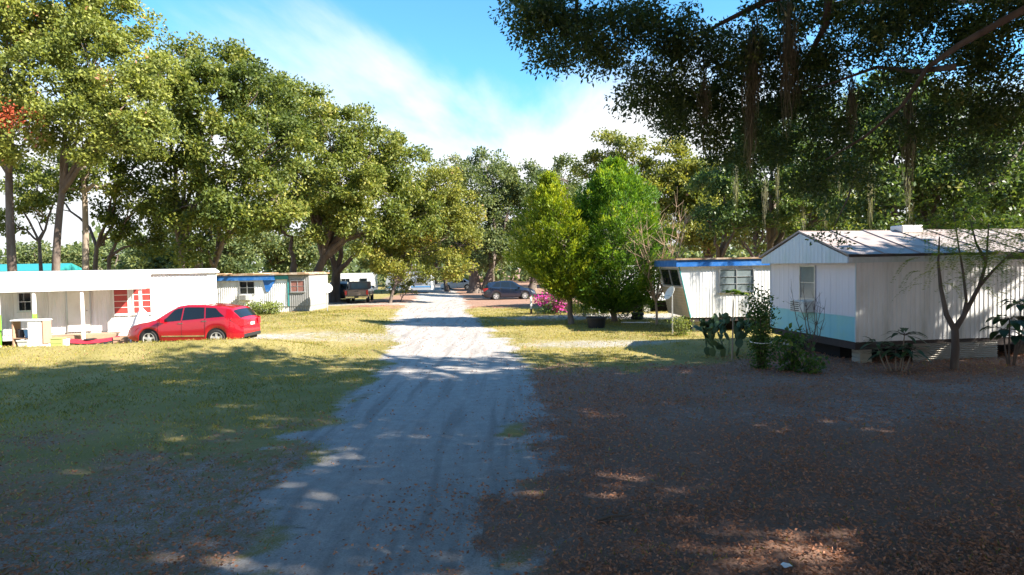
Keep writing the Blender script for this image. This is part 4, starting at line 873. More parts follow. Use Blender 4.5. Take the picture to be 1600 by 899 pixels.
MB().tube([(0.15 * math.cos(t), -0.04, 0.36 - 0.14 * math.sin(t)) for t in np.linspace(0, PI, 9)], 0.006, 5).build('bail_handle', M['alu'], T)
g_ = junk(137, 25.4); T = thing('kayak', 'red kayak with dark hull lying on the grass under the porch deck', 'kayak', g_, R(6))
mb = MB(); n = 22; kl = 2.2
for i in range(n + 1):
    t = i / n; x_ = (t - 0.5) * kl; hw_ = 0.31 * max(0.02, math.sin(PI * t)) ** 0.6; up = 0.12 * (2 * t - 1) ** 2
    mb.v += [(x_, -hw_, 0.20 + up), (x_, -hw_ * 0.8, 0.05 + up), (x_, 0, 0.0 + up), (x_, hw_ * 0.8, 0.05 + up), (x_, hw_, 0.20 + up)]
for i in range(n):
    for k in range(4): a = i * 5 + k; mb.f.append((a, a + 5, a + 6, a + 1))
mb.build('hull', M['tarp_dark'], T, smooth=True)
mb = MB()
for i in range(n + 1):
    t = i / n; x_ = (t - 0.5) * kl; hw_ = 0.31 * max(0.02, math.sin(PI * t)) ** 0.6; up = 0.12 * (2 * t - 1) ** 2
    mb.v += [(x_, -hw_ - 0.004, 0.20 + up), (x_, -hw_ * 0.6, 0.29 + up), (x_, 0, 0.33 + up), (x_, hw_ * 0.6, 0.29 + up), (x_, hw_ + 0.004, 0.20 + up)]
for i in range(n):
    for k in range(4): a = i * 5 + k; mb.f.append((a, a + 5, a + 6, a + 1))
mb.build('deck', M['kayak_red'], T, smooth=True)
MB().lathe([(0.20, 0.29), (0.23, 0.35), (0.19, 0.36), (0.17, 0.30)], 18, ring=True).build('cockpit_rim', M['trim_black'], T, smooth=True)
g_ = junk(186, 25.6); T = thing('wooden_crate', 'open brown wooden crate with pale frame left of the red car', 'crate', g_, R(15))
for s in (-1, 1):
    for z_ in (0.03, 0.17, 0.31): MB().box(-0.24, 0.24, s * 0.2 - 0.012, s * 0.2 + 0.012, z_, z_ + 0.11).build('slat', M['wood_worn'], T); MB().box(s * 0.24 - 0.012, s * 0.24 + 0.012, -0.185, 0.185, z_, z_ + 0.11).build('slat', M['wood_worn'], T)
MB().box(-0.22, 0.22, -0.185, 0.185, 0.0, 0.025).build('bottom', M['wood_worn'], T)
# draped white tarp
g_ = junk(219, 26.6); T = thing('tarp_heap', 'white tarp draped over a heap behind the red car bonnet', 'tarp', g_)
mb = MB(); n = 30; rg = random.Random(4)
for i in range(7):
    for k in range(n):
        a = 2 * PI * k / n; t = i / 6; rr = (0.02 + 0.62 * t ** 0.7) * (1 + 0.10 * math.sin(5 * a + 2 * i) * t + 0.06 * math.sin(9 * a))
        mb.v.append((rr * math.cos(a) * 1.0, rr * math.sin(a) * 0.7, 1.5 * (1 - t) ** 0.85 + 0.05 * math.sin(3 * a) * (1 - t)))
for i in range(6):
    for k in range(n): a = i * n + k; b = i * n + (k + 1) % n; mb.f.append((a, b, b + n, a + n))
mb.f.append(tuple(range(n))); mb.build('tarp', M['tarp_white'], T, smooth=True, angle=60); MB().tube([(0, 0, -0.1), (0, 0, 1.45)], 0.04, 6).build('prop_stake', M['wood_worn'], T)
# wheel/cart junk by the hidden trailer
g_ = at_ground(977, 37.0); T = thing('garden_cart', 'dark two wheeled cart by the white trailer behind the junipers', 'cart', g_, R(20))
for s in (-1, 1):
    mb = MB(); mb.lathe([(0.30, -0.02), (0.34, -0.025), (0.34, 0.025), (0.30, 0.02)], 24, (0, s * 0.33, 0.34), 'Y', ring=True)
    for k in range(6): mb.box(0.02, 0.31, s * 0.33 - 0.008, s * 0.33 + 0.008, -0.01, 0.01, Matrix.Translation((0, 0, 0.34)) @ Matrix.Rotation(k * PI / 3, 4, 'Y'))
    mb.build('wheel', M['tyre'], T)
MB().tube([(0, -0.36, 0.34), (0, 0.36, 0.34)], 0.02, 6).build('axle', M['trim_black'], T)
MB().add([(-.45, -.25, .4), (.4, -.25, .4), (.4, .25, .4), (-.45, .25, .4), (-.6, -.3, .75), (.5, -.3, .75), (.5, .3, .75), (-.6, .3, .75)], [(3, 2, 1, 0), (0, 1, 5, 4), (1, 2, 6, 5), (2, 3, 7, 6), (3, 0, 4, 7)]).build('tray', M['black_plastic'], T)
for s in (-1, 1): MB().tube([(0.3, s * 0.22, 0.42), (1.1, s * 0.25, 0.8)], 0.018, 6).build('handle', M['trim_black'], T); MB().tube([(0.5, s * 0.22, 0.45), (0.55, s * 0.22, 0.0)], 0.018, 6).build('leg', M['trim_black'], T)
g_ = at_ground(995, 36.0); T = thing('junk_pile', 'dark stack of tyres lying by the white trailer', 'tyres', g_)
for i in range(2):
    mb = MB(); mb.lathe([(0.20, 0.0), (0.31, 0.01), (0.35, 0.06), (0.35, 0.15), (0.31, 0.20), (0.20, 0.205)], 20, (0.04 * i, 0.03 * i, 0.21 * i), ring=True); mb.build('tyre', M['tyre'], T, smooth=True)
g_ = at_ground(992, 33.8); T = thing('plank', 'pale loose plank lying on the ground right of the second juniper', 'plank', (g_.x, g_.y, g_.z), R(-14))
MB().box(-0.75, 0.75, -0.06, 0.06, 0.03, 0.07).build('board', M['white_paint'], T); MB().box(-0.6, -0.5, -0.1, 0.1, -0.02, 0.028).build('bearer', M['wood_worn'], T); MB().box(0.5, 0.6, -0.1, 0.1, -0.02, 0.028).build('bearer', M['wood_worn'], T)
q = G(966, 812); T = thing('fallen_branch', 'short dark fallen branch on the leaf litter right of the road', 'branch', (q.x, q.y, hz_(q.x, q.y) + 0.03), R(15))
MB().tube([(-0.28, 0, 0.0), (-0.1, 0.03, 0.02), (0.1, 0.0, 0.015), (0.3, 0.05, 0.03)], [0.026, 0.023, 0.018, 0.008], 6).build('stick', M['twig_dark'], T, smooth=True)
MB().tube([(0.0, 0.01, 0.015), (0.09, 0.1, 0.05), (0.14, 0.2, 0.045)], [0.012, 0.009, 0.004], 5).build('side_twig', M['twig_dark'], T, smooth=True)
# scrap of paper
q = G(1228, 892); T = thing('paper_scrap', 'small crumpled white paper scrap on the leaf litter near the bottom edge', 'litter', (q.x, q.y, hz_(q.x, q.y) + 0.045), R(20))
MB().add([(-.055, -.04, .0), (.0, -.045, .012), (.06, -.03, .0), (-.05, .0, .014), (.005, .0, .03), (.055, .01, .012), (-.04, .045, .0), (.01, .05, .015), (.05, .04, .0)], [(0, 1, 4, 3), (1, 2, 5, 4), (3, 4, 7, 6), (4, 5, 8, 7)]).build('scrap', M['paper'], T)

# ------------------------------------------------------------------ trees
def ell(px, py, d, rpx, rpy, rd):
    """lobe from a picture position at depth d (radii in picture units at that depth)"""
    q = P(px, py, d); return (q.x, q.y, q.z, rpx * d / 1000, rd, rpy * d / 1000)
def L_(lst, rd=None):
    return [ell(a, b, d, r, r * 0.85, (rd or r * d / 1000)) for a, b, d, r in lst]
def base_at(px, d): q = P(px, 430, d); return (q.x, q.y)
# -- left row
def red_tuft(root, rng):
    q = P(12, 185, 33.5); c = np.array(q) - np.array(root.location); n = 700
    o_ = leaf_obj('red_leaf_spray', c + rng.normal(size=(n, 3)) * (0.75, 0.5, 0.35), rng.normal(size=(n, 3)), 0.16, 0.08, rng.uniform(0, 1, n), REDL, root, rng); o_['kind'] = 'stuff'
tree('broadleaf_tree', 'tall yellow green tree at the left edge with a spray of red leaves', base_at(22, 37), L_([(-60, 150, 36, 75), (10, 60, 36, 80), (60, 130, 35, 70), (20, 210, 34.5, 55), (-50, 30, 37, 80), (60, 10, 37, 80), (-30, -70, 37, 90)]),
     OAKY, tr=0.27, fork=0.45, seed=2, clumps=13, lpc=120, leaf=(0.175, 0.095), bark='bark', extra=red_tuft, rc=0.7)
tree('broadleaf_tree', 'yellow green leafy tree with leaning pale trunk above the white roof', base_at(86, 37.5), L_([(150, 90, 36, 70), (200, 160, 35.5, 62), (120, 170, 35, 60), (110, 20, 37, 70), (175, 35, 37, 55), (225, 205, 35, 42), (150, 225, 35, 40), (240, 120, 36.5, 40)]),
     OAKY, tr=0.25, fork=0.50, seed=3, clumps=13, lpc=120, leaf=(0.175, 0.095), bark='bark', tone=0.02, rc=0.7)
tree('slender_tree', 'slender bare trunked tree third from the left edge', base_at(128, 42), L_([(140, 260, 42, 30), (160, 200, 42, 40), (105, 290, 42, 24), (185, 290, 42, 22)]), OAK, tr=0.24, fork=0.6, seed=4, bark='bark_pale', clumps=14, lpc=90, lean=(0.4, 0))
tree('slender_tree', 'forked dark slender tree standing behind the white roof left of the oak', base_at(152, 44), L_([(210, 260, 44, 35), (230, 310, 44, 28), (170, 330, 44, 24), (215, 200, 44, 40), (60, 300, 46, 26), (190, 370, 45, 26), (235, 375, 44, 26)]), OAK, trunks=[(-0.12, 0, 0.2), (0.25, 0, 0.17)], fork=0.35, seed=5, clumps=14, lpc=90)
tree('slender_tree', 'thin dark tree between the pale trunks at far left', base_at(66, 48), L_([(60, 330, 48, 26), (30, 280, 48, 32), (90, 260, 48, 34), (10, 350, 48, 24)]), OAK, tr=0.16, fork=0.5, seed=6, clumps=12, lpc=80)
tree('live_oak', 'broad many trunked oak behind the blue fascia mobile home', base_at(300, 43), L_([(270, 120, 44, 48), (330, 160, 43, 66), (400, 150, 43.5, 58), (270, 230, 42, 52), (350, 240, 41, 66), (420, 230, 41, 62), (300, 320, 41, 48), (365, 330, 40.5, 48), (250, 330, 43, 36), (430, 310, 41, 44), (365, 120, 45, 50), (300, 390, 41, 22), (290, 75, 45, 26)]),
     OAK, trunks=[(-0.45, 0, 0.30), (0.05, 0.1, 0.36), (0.55, 0, 0.28)], fork=0.22, seed=7, clumps=12, lpc=105)
tree('live_oak', 'large spreading olive green oak leaning over the pickup and grey trailer end', base_at(468, 54), L_([(470, 180, 56, 56), (520, 200, 55, 60), (580, 240, 55, 58), (470, 270, 53, 60), (540, 290, 52, 62), (600, 300, 52, 58), (500, 350, 52, 44), (570, 360, 51, 44), (630, 260, 56, 50), (430, 330, 54, 36), (440, 150, 58, 40), (650, 340, 53, 46)]),
     OAK, trunks=[(-0.5, 0, 0.42), (0.6, 0.2, 0.5)], fork=0.20, seed=8, clumps=9, lpc=105, leaf=(0.24, 0.12), tone=0.06, rc=0.85)
tree('live_oak', 'dark leaning oak trunk with low boughs beside the pickup', base_at(521, 57), L_([(540, 330, 56, 38), (600, 380, 55, 28), (500, 300, 57, 40)]), OAK, tr=0.55, fork=0.25, seed=9, clumps=9, lpc=90, leaf=(0.24, 0.12))
g_ = base_at(607, 53)
tree('young_oak', 'small russet tinted oak with thin trunk standing in the sun by the road', g_, L_([(600, 400, 53, 34), (640, 360, 54, 42), (680, 320, 55, 44), (700, 370, 55, 46), (650, 420, 54, 30), (610, 345, 55, 36), (720, 330, 56, 36), (710, 415, 55, 26), (690, 290, 56, 36)]),
     OAKO, tr=0.17, fork=0.16, seed=10, clumps=10, lpc=100, leaf=(0.20, 0.11), tone=0.0, rc=0.7)
tree('bush', 'low green bush under the small russet oak', base_at(628, 55), L_([(628, 440, 55, 16), (640, 448, 55, 12), (612, 448, 55, 11)]), OAK, tr=0.05, fork=0.3, seed=40, clumps=20, lpc=60, leaf=(0.14, 0.07), rc=0.4, twigs=2, cat='bush')
tree('live_oak', 'far oak crown with thick dark trunk behind the navy car', base_at(745, 74), L_([(700, 280, 76, 40), (770, 290, 76, 46), (750, 340, 74, 44), (800, 330, 75, 42), (720, 380, 73, 34), (690, 330, 76, 38), (780, 390, 73, 30), (820, 290, 77, 36), (760, 262, 78, 30)]),
     OAKB, trunks=[(-0.3, 0, 0.8), (0.7, 0, 0.55)], fork=0.2, seed=11, clumps=6, lpc=95, leaf=(0.30, 0.15), rc=1.05, moss=[tuple(P(783, 380, 72)), tuple(P(800, 370, 72)), tuple(P(770, 395, 72))], moss_len=3.0)
tree('live_oak', 'far oak standing right of the thick trunk, behind the left juniper', base_at(830, 80), L_([(840, 300, 82, 40), (870, 330, 80, 40), (820, 360, 80, 34), (880, 280, 83, 36), (860, 390, 80, 32)]), OAKB, tr=0.5, fork=0.25, seed=12, clumps=6, lpc=85, leaf=(0.32, 0.16), rc=1.1)
tree('broadleaf_tree', 'thin trunked far tree left of the thick dark trunk', base_at(700, 78), L_([(690, 370, 80, 30), (665, 390, 80, 26), (715, 345, 80, 28)]), OAKB, tr=0.28, fork=0.35, seed=13, clumps=6, lpc=80, leaf=(0.3, 0.15), rc=1.0)
# -- right background
tree('live_oak', 'tall pale sunlit oak top rising behind the green junipers', base_at(985, 62), L_([(950, 235, 62, 30), (990, 250, 62, 36), (1040, 255, 61, 42), (930, 262, 63, 26), (1080, 290, 60, 44), (1000, 310, 60, 42), (1060, 350, 58, 38), (1120, 270, 60, 40), (1100, 340, 60, 40), (960, 320, 60, 36)]),
     OAKO, tr=0.5, fork=0.3, seed=14, clumps=7, lpc=90, leaf=(0.26, 0.13), rc=0.9, tone=-0.08)
tree('live_oak', 'dense dark oak with forked trunks rising behind the blue fascia trailer', base_at(1150, 44), L_([(1130, 300, 43, 48), (1190, 260, 43, 60), (1150, 340, 42, 36), (1220, 320, 42, 52), (1270, 270, 43, 60), (1110, 350, 42, 26), (1200, 210, 44, 50), (1280, 340, 42, 40), (1240, 190, 44, 54)]),
     OAKD, trunks=[(-0.7, 0, 0.34), (0.0, 0.2, 0.30), (0.9, 0, 0.44)], fork=0.24, seed=15, clumps=12, lpc=105, leaf=(0.20, 0.10), moss=[tuple(P(a, b, 40)) for a, b in ((1150, 260), (1195, 280), (1215, 260), (1290, 280), (1255, 300))], moss_len=3.2)
tree('live_oak', 'dark shaded oak behind the white pitched roof', base_at(1420, 30), L_([(1340, 290, 29.8, 56), (1400, 250, 29.8, 66), (1330, 210, 30.8, 60), (1460, 290, 29.8, 56), (1380, 330, 28.8, 36), (1470, 200, 30.8, 66), (1540, 270, 29.8, 66), (1530, 340, 28.8, 44), (1400, 170, 31.8, 60), (1600, 220, 30.8, 70), (1620, 320, 29.8, 60)]),
     OAKD, trunks=[(-0.5, 0, 0.4), (0.6, 0, 0.36)], fork=0.25, seed=16, clumps=16, lpc=100, leaf=(0.19, 0.095), tone=0.03, moss=[tuple(P(a, b, 27)) for a, b in ((1360, 240), (1420, 270), (1310, 230))], moss_len=2.6)
bgt = [(1110, 62, 15, 'distant_leaf', 'yellowing far tree seen between the trunks behind the blue fascia trailer', OAKY), (1290, 58, 14, '', 'yellow green far tree glimpsed through the dark oak above the white roof', OAKY), (1500, 56, 15, '', 'far green tree behind the shaded oak at right', OAK), (1660, 50, 15, '', 'far green tree at the right edge of the yard', OAK)]
for i, (px, d, h, _, lb, mm) in enumerate(bgt):
    b = base_at(px, d); rg = np.random.default_rng(60 + i); tree('broadleaf_tree', lb, b, auto_lobes((b[0], b[1], h * 0.52), (5.5, 4, h * 0.40), 11, rg, 0.42, -0.8), mm, tr=0.3, fork=0.3, seed=70 + i, clumps=6, lpc=80, leaf=(0.28, 0.14), rc=1.0)
far = [(-420, 70, 15, 'far tree beyond the teal roofed house, off to the left'), (-150, 78, 13, 'far tree behind the teal roofed house'), (60, 86, 8.5, 'low far tree glimpsed between the leftmost trunks'), (165, 84, 8, 'low far tree glimpsed left of the broad oak'), (245, 80, 9, 'low far tree behind the forked slender tree'), (345, 78, 13, 'far dark tree behind the broad oak'), (430, 82, 15, 'far tree filling the gap between the two oaks'), (520, 92, 14, 'far tree behind the white camper'), (610, 98, 15, 'far tree behind the silver camper'), (680, 104, 13, 'far tree closing the road end on the left'), (770, 105, 14, 'far tree closing the road end on the right'), (880, 95, 15, 'far tree behind the left juniper'), (985, 88, 15, 'far tree behind the right juniper'), (1180, 80, 15, 'far tree behind the forked dark oak')]
for i, (px, d, h, lb) in enumerate(far):
    b = base_at(px, d); rg = np.random.default_rng(80 + i); tree('far_tree', lb, b, auto_lobes((b[0], b[1], h * 0.5), (5.8, 4, h * 0.42), 9, rg, 0.45, -0.9), OAKB, tr=0.28, fork=0.3, seed=90 + i, clumps=4, lpc=75, leaf=(0.36, 0.18), rc=1.2, twigs=2, group='far trees closing the view')

# -- junipers
def juniper(label, base, h, rmax, m, seed, zc=1.0, off=0.0, n=330, lpc=75):
    rng = np.random.default_rng(seed); zb = hz_(*base); T = thing('juniper_tree', label, 'tree', (base[0], base[1], zb))
    mb = MB(); mb.tube([(0.12, 0, -0.3), (0.02, 0, 0.6), (0, 0, h * 0.4), (0.05, 0, h * 0.8)], [0.2, 0.14, 0.10, 0.03], 9); mb.build('trunk', M['bark'], T, smooth=True, angle=60)
    C = []; D = []; VA = []
    for i in range(n):
        t = rng.uniform(0, 1) ** 1.3; z = zc + (h - zc) * t; a = rng.uniform(0, 2 * PI)
        rr = rng.uniform(0.82, 1.12) * rmax * (min(1.0, 0.62 + 1.6 * t) if t < 0.25 else (1 - ((t - 0.25) / 0.75) ** 2.4 * 0.88)) * (1 + 0.16 * math.sin(3 * a + 5 * t + seed) + 0.10 * math.sin(7 * a - 9 * t))
        r0 = rr * rng.uniform(0.35, 1.0) ** 0.5; dirv = np.array([math.cos(a), math.sin(a), 0.75 + 0.7 * t]); dirv /= np.linalg.norm(dirv)
        tip = np.array([r0 * math.cos(a) + off * min(1, t * 3), r0 * math.sin(a), z]); ln = rng.uniform(0.5, 1.35) * (1.1 - 0.3 * t)
        k = int(lpc * rng.uniform(0.7, 1.3)); u = rng.uniform(0, 1, k)[:, None]
        pts = tip - dirv * ln * (1 - u) + rng.normal(size=(k, 3)) * 0.19 * (1.2 - u)
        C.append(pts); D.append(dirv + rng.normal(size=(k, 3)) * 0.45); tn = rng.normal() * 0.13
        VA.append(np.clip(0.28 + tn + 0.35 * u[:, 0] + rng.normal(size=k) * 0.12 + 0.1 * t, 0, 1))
        if i % 9 == 0: MB().tube([(0, 0, max(0.5, z - r0 * 0.7)), tuple((tip + np.array([0, 0, z - 0.2 * r0])) / 2 * np.array([1, 1, 1])) if False else (tip[0] * 0.5, tip[1] * 0.5, z - r0 * 0.35), tuple(tip)], [0.035, 0.022, 0.008], 4).build('branch', M['bark'], T)
    C = np.concatenate(C); k = len(C)
    leaf_obj('crown', C, np.concatenate(D), rng.uniform(0.11, 0.26, k), rng.uniform(0.04, 0.07, k), np.concatenate(VA), m, T, rng)
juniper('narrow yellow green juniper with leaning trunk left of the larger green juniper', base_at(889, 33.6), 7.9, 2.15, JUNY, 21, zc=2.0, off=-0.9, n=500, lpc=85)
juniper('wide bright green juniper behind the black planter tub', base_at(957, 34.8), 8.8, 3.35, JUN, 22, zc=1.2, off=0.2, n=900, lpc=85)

# -- bare twiggy things
def twiggy(name, label, base, h, spread, n, m, seed, r0=0.05, fork=0.3, levels=2, leaves=None, cat='shrub', tr_h=0.25):
    rng = np.random.default_rng(seed); zb = hz_(*base); T = thing(name, label, cat, (base[0], base[1], zb)); tips = []
    ft = Vector((rng.normal() * 0.05, 0, h * tr_h)); MB().tube([(0, 0, -0.2), (0.02, 0, h * tr_h * 0.5), ft], [r0 * 1.3, r0 * 1.1, r0], 7).build('stem', m, T, smooth=True)
    for i in range(n):
        a = 2 * PI * i / n + rng.normal() * 0.3; e = spread * rng.uniform(0.5, 1.0); hh = h * rng.uniform(0.72, 1.0)
        tip = Vector((math.cos(a) * e, math.sin(a) * e, hh)); mid = ft + Vector((math.cos(a) * e * 0.75, math.sin(a) * e * 0.75, (hh - ft.z) * 0.42))
        pts = bez(ft, mid, tip, 6); pts = [pts[0]] + [p_ + Vector(rng.normal(size=3) * 0.035 * h / 3) for p_ in pts[1:]]
        mb = MB(); mb.tube(pts, [r0 * 0.65 * (1 - 0.88 * k / 6) for k in range(7)], 5)
        for lv in range(levels * 3):
            st = pts[rng.integers(2, 6)]; q = st + Vector((rng.normal() * 0.16, rng.normal() * 0.16, rng.uniform(0.12, 0.34))) * h / 3
            mb.tube([st, (st + q) / 2 + Vector(rng.normal(size=3) * 0.02), q], [r0 * 0.22, r0 * 0.15, r0 * 0.05], 4); tips.append(q)
        tips.append(pts[-1]); mb.build('branch', m, T, smooth=True, angle=70)
    if leaves:
        mm, nl, ll, lw, sp = leaves; c = np.array([tips[k % len(tips)] for k in range(nl)]) + rng.normal(size=(nl, 3)) * sp
        leaf_obj('foliage', c, rng.normal(size=(nl, 3)) + (0, 0, 0.2), rng.uniform(0.6, 1.2, nl) * ll, lw, rng.uniform(0.1, 1, nl), mm, T, rng)
    return T
twiggy('bare_tree', 'leafless tan multi stemmed small tree right of the green juniper', base_at(1025, 32.8), 7.0, 1.9, 15, M['twig_tan'], 31, r0=0.055, tr_h=0.17, levels=6, leaves=(FERN, 260, 0.12, 0.04, 0.15), cat='tree')
twiggy('bare_shrub', 'leafless dark twig shrub before the aqua panels of the white home', base_at(1264, 19.2), 2.75, 0.62, 8, M['twig_dark'], 32, r0=0.028, tr_h=0.12, levels=3)
# -- feathery small tree
def feather(root, rng):
    C = []; D = []; V_ = []
    for i in range(230):
        px, py = rng.normal(1535, 48), rng.normal(372, 34); q = np.array(P(px, py, rng.uniform(17.2, 19.2))) - np.array(root.location)
        a = rng.uniform(0, 2 * PI); d = np.array([math.cos(a), math.sin(a), rng.uniform(-0.25, 0.25)]); sd = np.cross(d, (0, 0, 1)); sd /= np.linalg.norm(sd); tone = rng.uniform(0.1, 0.9)
        for k in range(26):
            for s in (-1, 1):
                C.append(q + d * 0.03 * k + np.array([0, 0, -0.0009 * k * k])); D.append(sd * s + d * 0.35 + rng.normal(size=3) * 0.12); V_.append(tone + rng.normal() * 0.1)
    C = np.array(C); n = len(C); leaf_obj('frond_leaflets', C, np.array(D), rng.uniform(0.06, 0.12, n), 0.016, np.array(V_), FERN, root, rng)
b = base_at(1492, 18.2); zb = hz_(*b); T = thing('feathery_tree', 'small forked tree with feathery light green fronds before the white wall', 'tree', (b[0], b[1], zb)); rng = np.random.default_rng(33)
def loc(px, py, d=18.2): return P(px, py, d) - T.location
MB().tube([(0.02, 0, -0.25), (0, 0, 0.05), loc(1493, 545), loc(1492, 512)], [0.16, 0.11, 0.10, 0.09], 10).build('trunk', M['bark'], T, smooth=True)
for st in ([(1491, 514), (1479, 492), (1470, 450), (1466, 410), (1468, 370)], [(1494, 512), (1505, 495), (1530, 448), (1541, 410), (1545, 350)], [(1505, 495), (1510, 470), (1504, 420), (1497, 380), (1490, 330)], [(1530, 448), (1550, 425), (1575, 400), (1600, 385)], [(1541, 410), (1525, 380), (1515, 340)]):
    k = len(st); MB().tube([loc(a, c_) for a, c_ in st], [0.085 * (1 - 0.8 * i / (k - 1)) * (1 if st[0][1] > 500 else 0.6) for i in range(k)], 7).build('limb', M['bark'], T, smooth=True, angle=70)
feather(T, rng)

# -- cactus, shrubs, leafy plants
b = base_at(1130, 21.6); T = thing('prickly_pear', 'tall prickly pear cactus clump of flat oval pads left of the leafy shrub', 'cactus', (b[0], b[1], hz_(*b))); rng = np.random.default_rng(41)
pads = 0
def pad(pos, up, size, mb_parent, depth):
    global pads
    if pads > 24 or depth > 5: return
    pads += 1; up = up.normalized(); side = Vector((rng.normal(), rng.normal(), rng.normal() * 0.3)); side = (side - up * side.dot(up)).normalized(); nrm = up.cross(side)
    mb = MB(); n = 12; c = pos + up * size * 0.5; mb.v.append(tuple(c + nrm * size * 0.07)); mb.v.append(tuple(c - nrm * size * 0.07))
    for k in range(n):
        a = 2 * PI * k / n; mb.v.append(tuple(c + up * math.cos(a) * size * 0.52 + side * math.sin(a) * size * 0.36 * (1.0 + 0.2 * math.cos(a))))
    for k in range(n): mb.f += [(0, 2 + k, 2 + (k + 1) % n), (1, 2 + (k + 1) % n, 2 + k)]
    o_ = mb.build('pad', CACT, mb_parent, smooth=True, angle=80); a_ = o_.data.attributes.new('var', 'FLOAT', 'POINT'); a_.data.foreach_set('value', [float(np.clip(rng.uniform(0.1, 0.9), 0, 1))] * len(o_.data.vertices))
    for j in range(rng.integers(1, 4)):
        u2 = up * 0.8 + side * rng.normal() * 0.7 + Vector((rng.normal() * 0.25, rng.normal() * 0.25, 0.25)); e = pos + up * size * 0.96 + side * rng.normal() * size * 0.16
        pad(e, u2, size * rng.uniform(0.82, 1.02), mb_parent, depth + 1)
for (ox, oy) in ((-0.35, 0), (0.05, 0.1), (0.4, -0.1), (-0.1, -0.25), (0.25, 0.25), (-0.45, 0.2), (0.5, 0.15)):
    pads_before = pads; pads = 0; pad(Vector((ox, oy, -0.02)), Vector((ox * 0.5, oy * 0.5, 1)), 0.31, T, 0) if True else None; 
    if pads > 28: pass
b = base_at(1143, 20.6); T2 = thing('papaya_plant', 'young plant with pale bare stem and a yellow green leaf tuft above the cactus', 'plant', (b[0], b[1], hz_(*b)))
MB().tube([(0, 0, -0.1), (0.03, 0, 0.8), (0.05, 0, 1.6), (0.08, 0, 2.12)], [0.03, 0.024, 0.02, 0.014], 8).build('stem', M['ac_white'] if False else M['bark_pale'], T2, smooth=True)
def broad_leaves(T, pos, n, length, lw, m, rng, lobes=1, droop=0.25, stalk=0.35, up=0.35, name='leaf', smat='twig_dark', nlob=1):
    for i in range(n):
        a = 2 * PI * i / n * 1.618 * 2 + rng.normal() * 0.3; d = Vector((math.cos(a), math.sin(a), up + rng.normal() * 0.25)).normalized(); sd = Vector((-math.sin(a), math.cos(a), 0)); s0 = Vector(pos) + d * stalk * rng.uniform(0.6, 1.2)
        ln = length * rng.uniform(0.75, 1.2); mb = MB()
        for lb in range(nlob):
            aa = (lb - (nlob - 1) / 2) * (1.9 / max(1, nlob - 1)) if nlob > 1 else 0.0
            dd = (d * math.cos(aa) + sd * math.sin(aa)); ss = (sd * math.cos(aa) - d * math.sin(aa)); l2 = ln * (1 - 0.25 * abs(aa))
            rows = []
            for k in range(6):
                t = k / 5; c = s0 + dd * l2 * t + Vector((0, 0, -droop * l2 * t * t)); w_ = lw * math.sin(PI * min(1, 0.08 + 0.92 * t)) ** 0.8 * 0.5
                rows.append((c + ss * w_ + Vector((0, 0, 0.15 * w_)), c, c - ss * w_ + Vector((0, 0, 0.15 * w_))))
            bb = len(mb.v); mb.v += [tuple(q) for r_ in rows for q in r_]
            for k in range(5):
                for j in range(2): x_ = bb + k * 3 + j; mb.f.append((x_, x_ + 1, x_ + 4, x_ + 3))
        o_ = mb.build(name, m, T, smooth=True, angle=80); a_ = o_.data.attributes.new('var', 'FLOAT', 'POINT'); a_.data.foreach_set('value', [float(rng.uniform(0.05, 0.95))] * len(o_.data.vertices))
        MB().tube([Vector(pos), (Vector(pos) + s0) / 2 + Vector((0, 0, 0.03)), s0], [0.009, 0.007, 0.005], 4).build('leaf_stalk', M[smat], T)
rng = np.random.default_rng(42)
broad_leaves(T2, (0.08, 0, 2.12), 12, 0.34, 0.12, FERN, rng, droop=0.3, stalk=0.22, nlob=3)
# leafy column shrub
def leafy(name, label, px, d, h, r, n, m, seed, stems=6, ll=0.10, lw=0.05, z0=0.05, cat='shrub', tie=False):
    rng = np.random.default_rng(seed); b = base_at(px, d); T = thing(name, label, cat, (b[0], b[1], hz_(*b))); C = []
    for i in range(stems):
        a = 2 * PI * i / stems + rng.normal() * 0.2; e = r * rng.uniform(0.35, 0.9); hh = h * rng.uniform(0.78, 1.0); pts = bez(Vector((e * 0.2 * math.cos(a), e * 0.2 * math.sin(a), -0.1)), Vector((e * 0.6 * math.cos(a), e * 0.6 * math.sin(a), hh * 0.5)), Vector((e * math.cos(a), e * math.sin(a), hh)), 6)
        MB().tube(pts, [0.018, 0.016, 0.014, 0.011, 0.009, 0.007, 0.004], 5).build('stem', M['twig_dark'], T, smooth=True); C.append(np.array([list(p_) for p_ in pts]))
    A_ = np.concatenate([c[rng.integers(1, 7, n // stems)] for c in C]); k = len(A_); P_ = A_ + rng.normal(size=(k, 3)) * (r * 0.33, r * 0.33, h * 0.09); P_[:, 2] = np.maximum(P_[:, 2], z0)
    leaf_obj('foliage', P_, rng.normal(size=(k, 3)) + (0, 0, 0.35), rng.uniform(0.7, 1.3, k) * ll, rng.uniform(0.7, 1.3, k) * lw, rng.beta(2, 2.6, k), m, T, rng)
    if tie: MB().tube([(r * 0.75 * math.cos(t), r * 0.75 * math.sin(t), h * 0.36 + 0.02 * math.sin(t)) for t in np.linspace(0, 2 * PI, 20)], 0.012, 5).build('tie_cord', M['white_paint'], T)
    return T
leafy('leafy_shrub', 'upright column of glossy green leaves tied with a pale cord', 1188, 18.9, 2.25, 0.40, 2800, SHRUB, 51, stems=11, tie=True)
leafy('low_plant', 'low leafy weedy plant at the foot of the bare twig shrub', 1235, 18.4, 1.15, 0.5, 420, SHRUB, 52, stems=6, ll=0.15, lw=0.10)
leafy('low_plant', 'small ground plant between the tied shrub and the concrete block', 1265, 18.0, 0.5, 0.4, 240, SHRUB, 53, stems=6, ll=0.13, lw=0.08)
leafy('flower_shrub', 'pale lattice like shrub at the foot of the tan raked trailer front', 1064, 27.8, 0.75, 0.5, 900, YUCC, 54, stems=7, ll=0.08, lw=0.05)
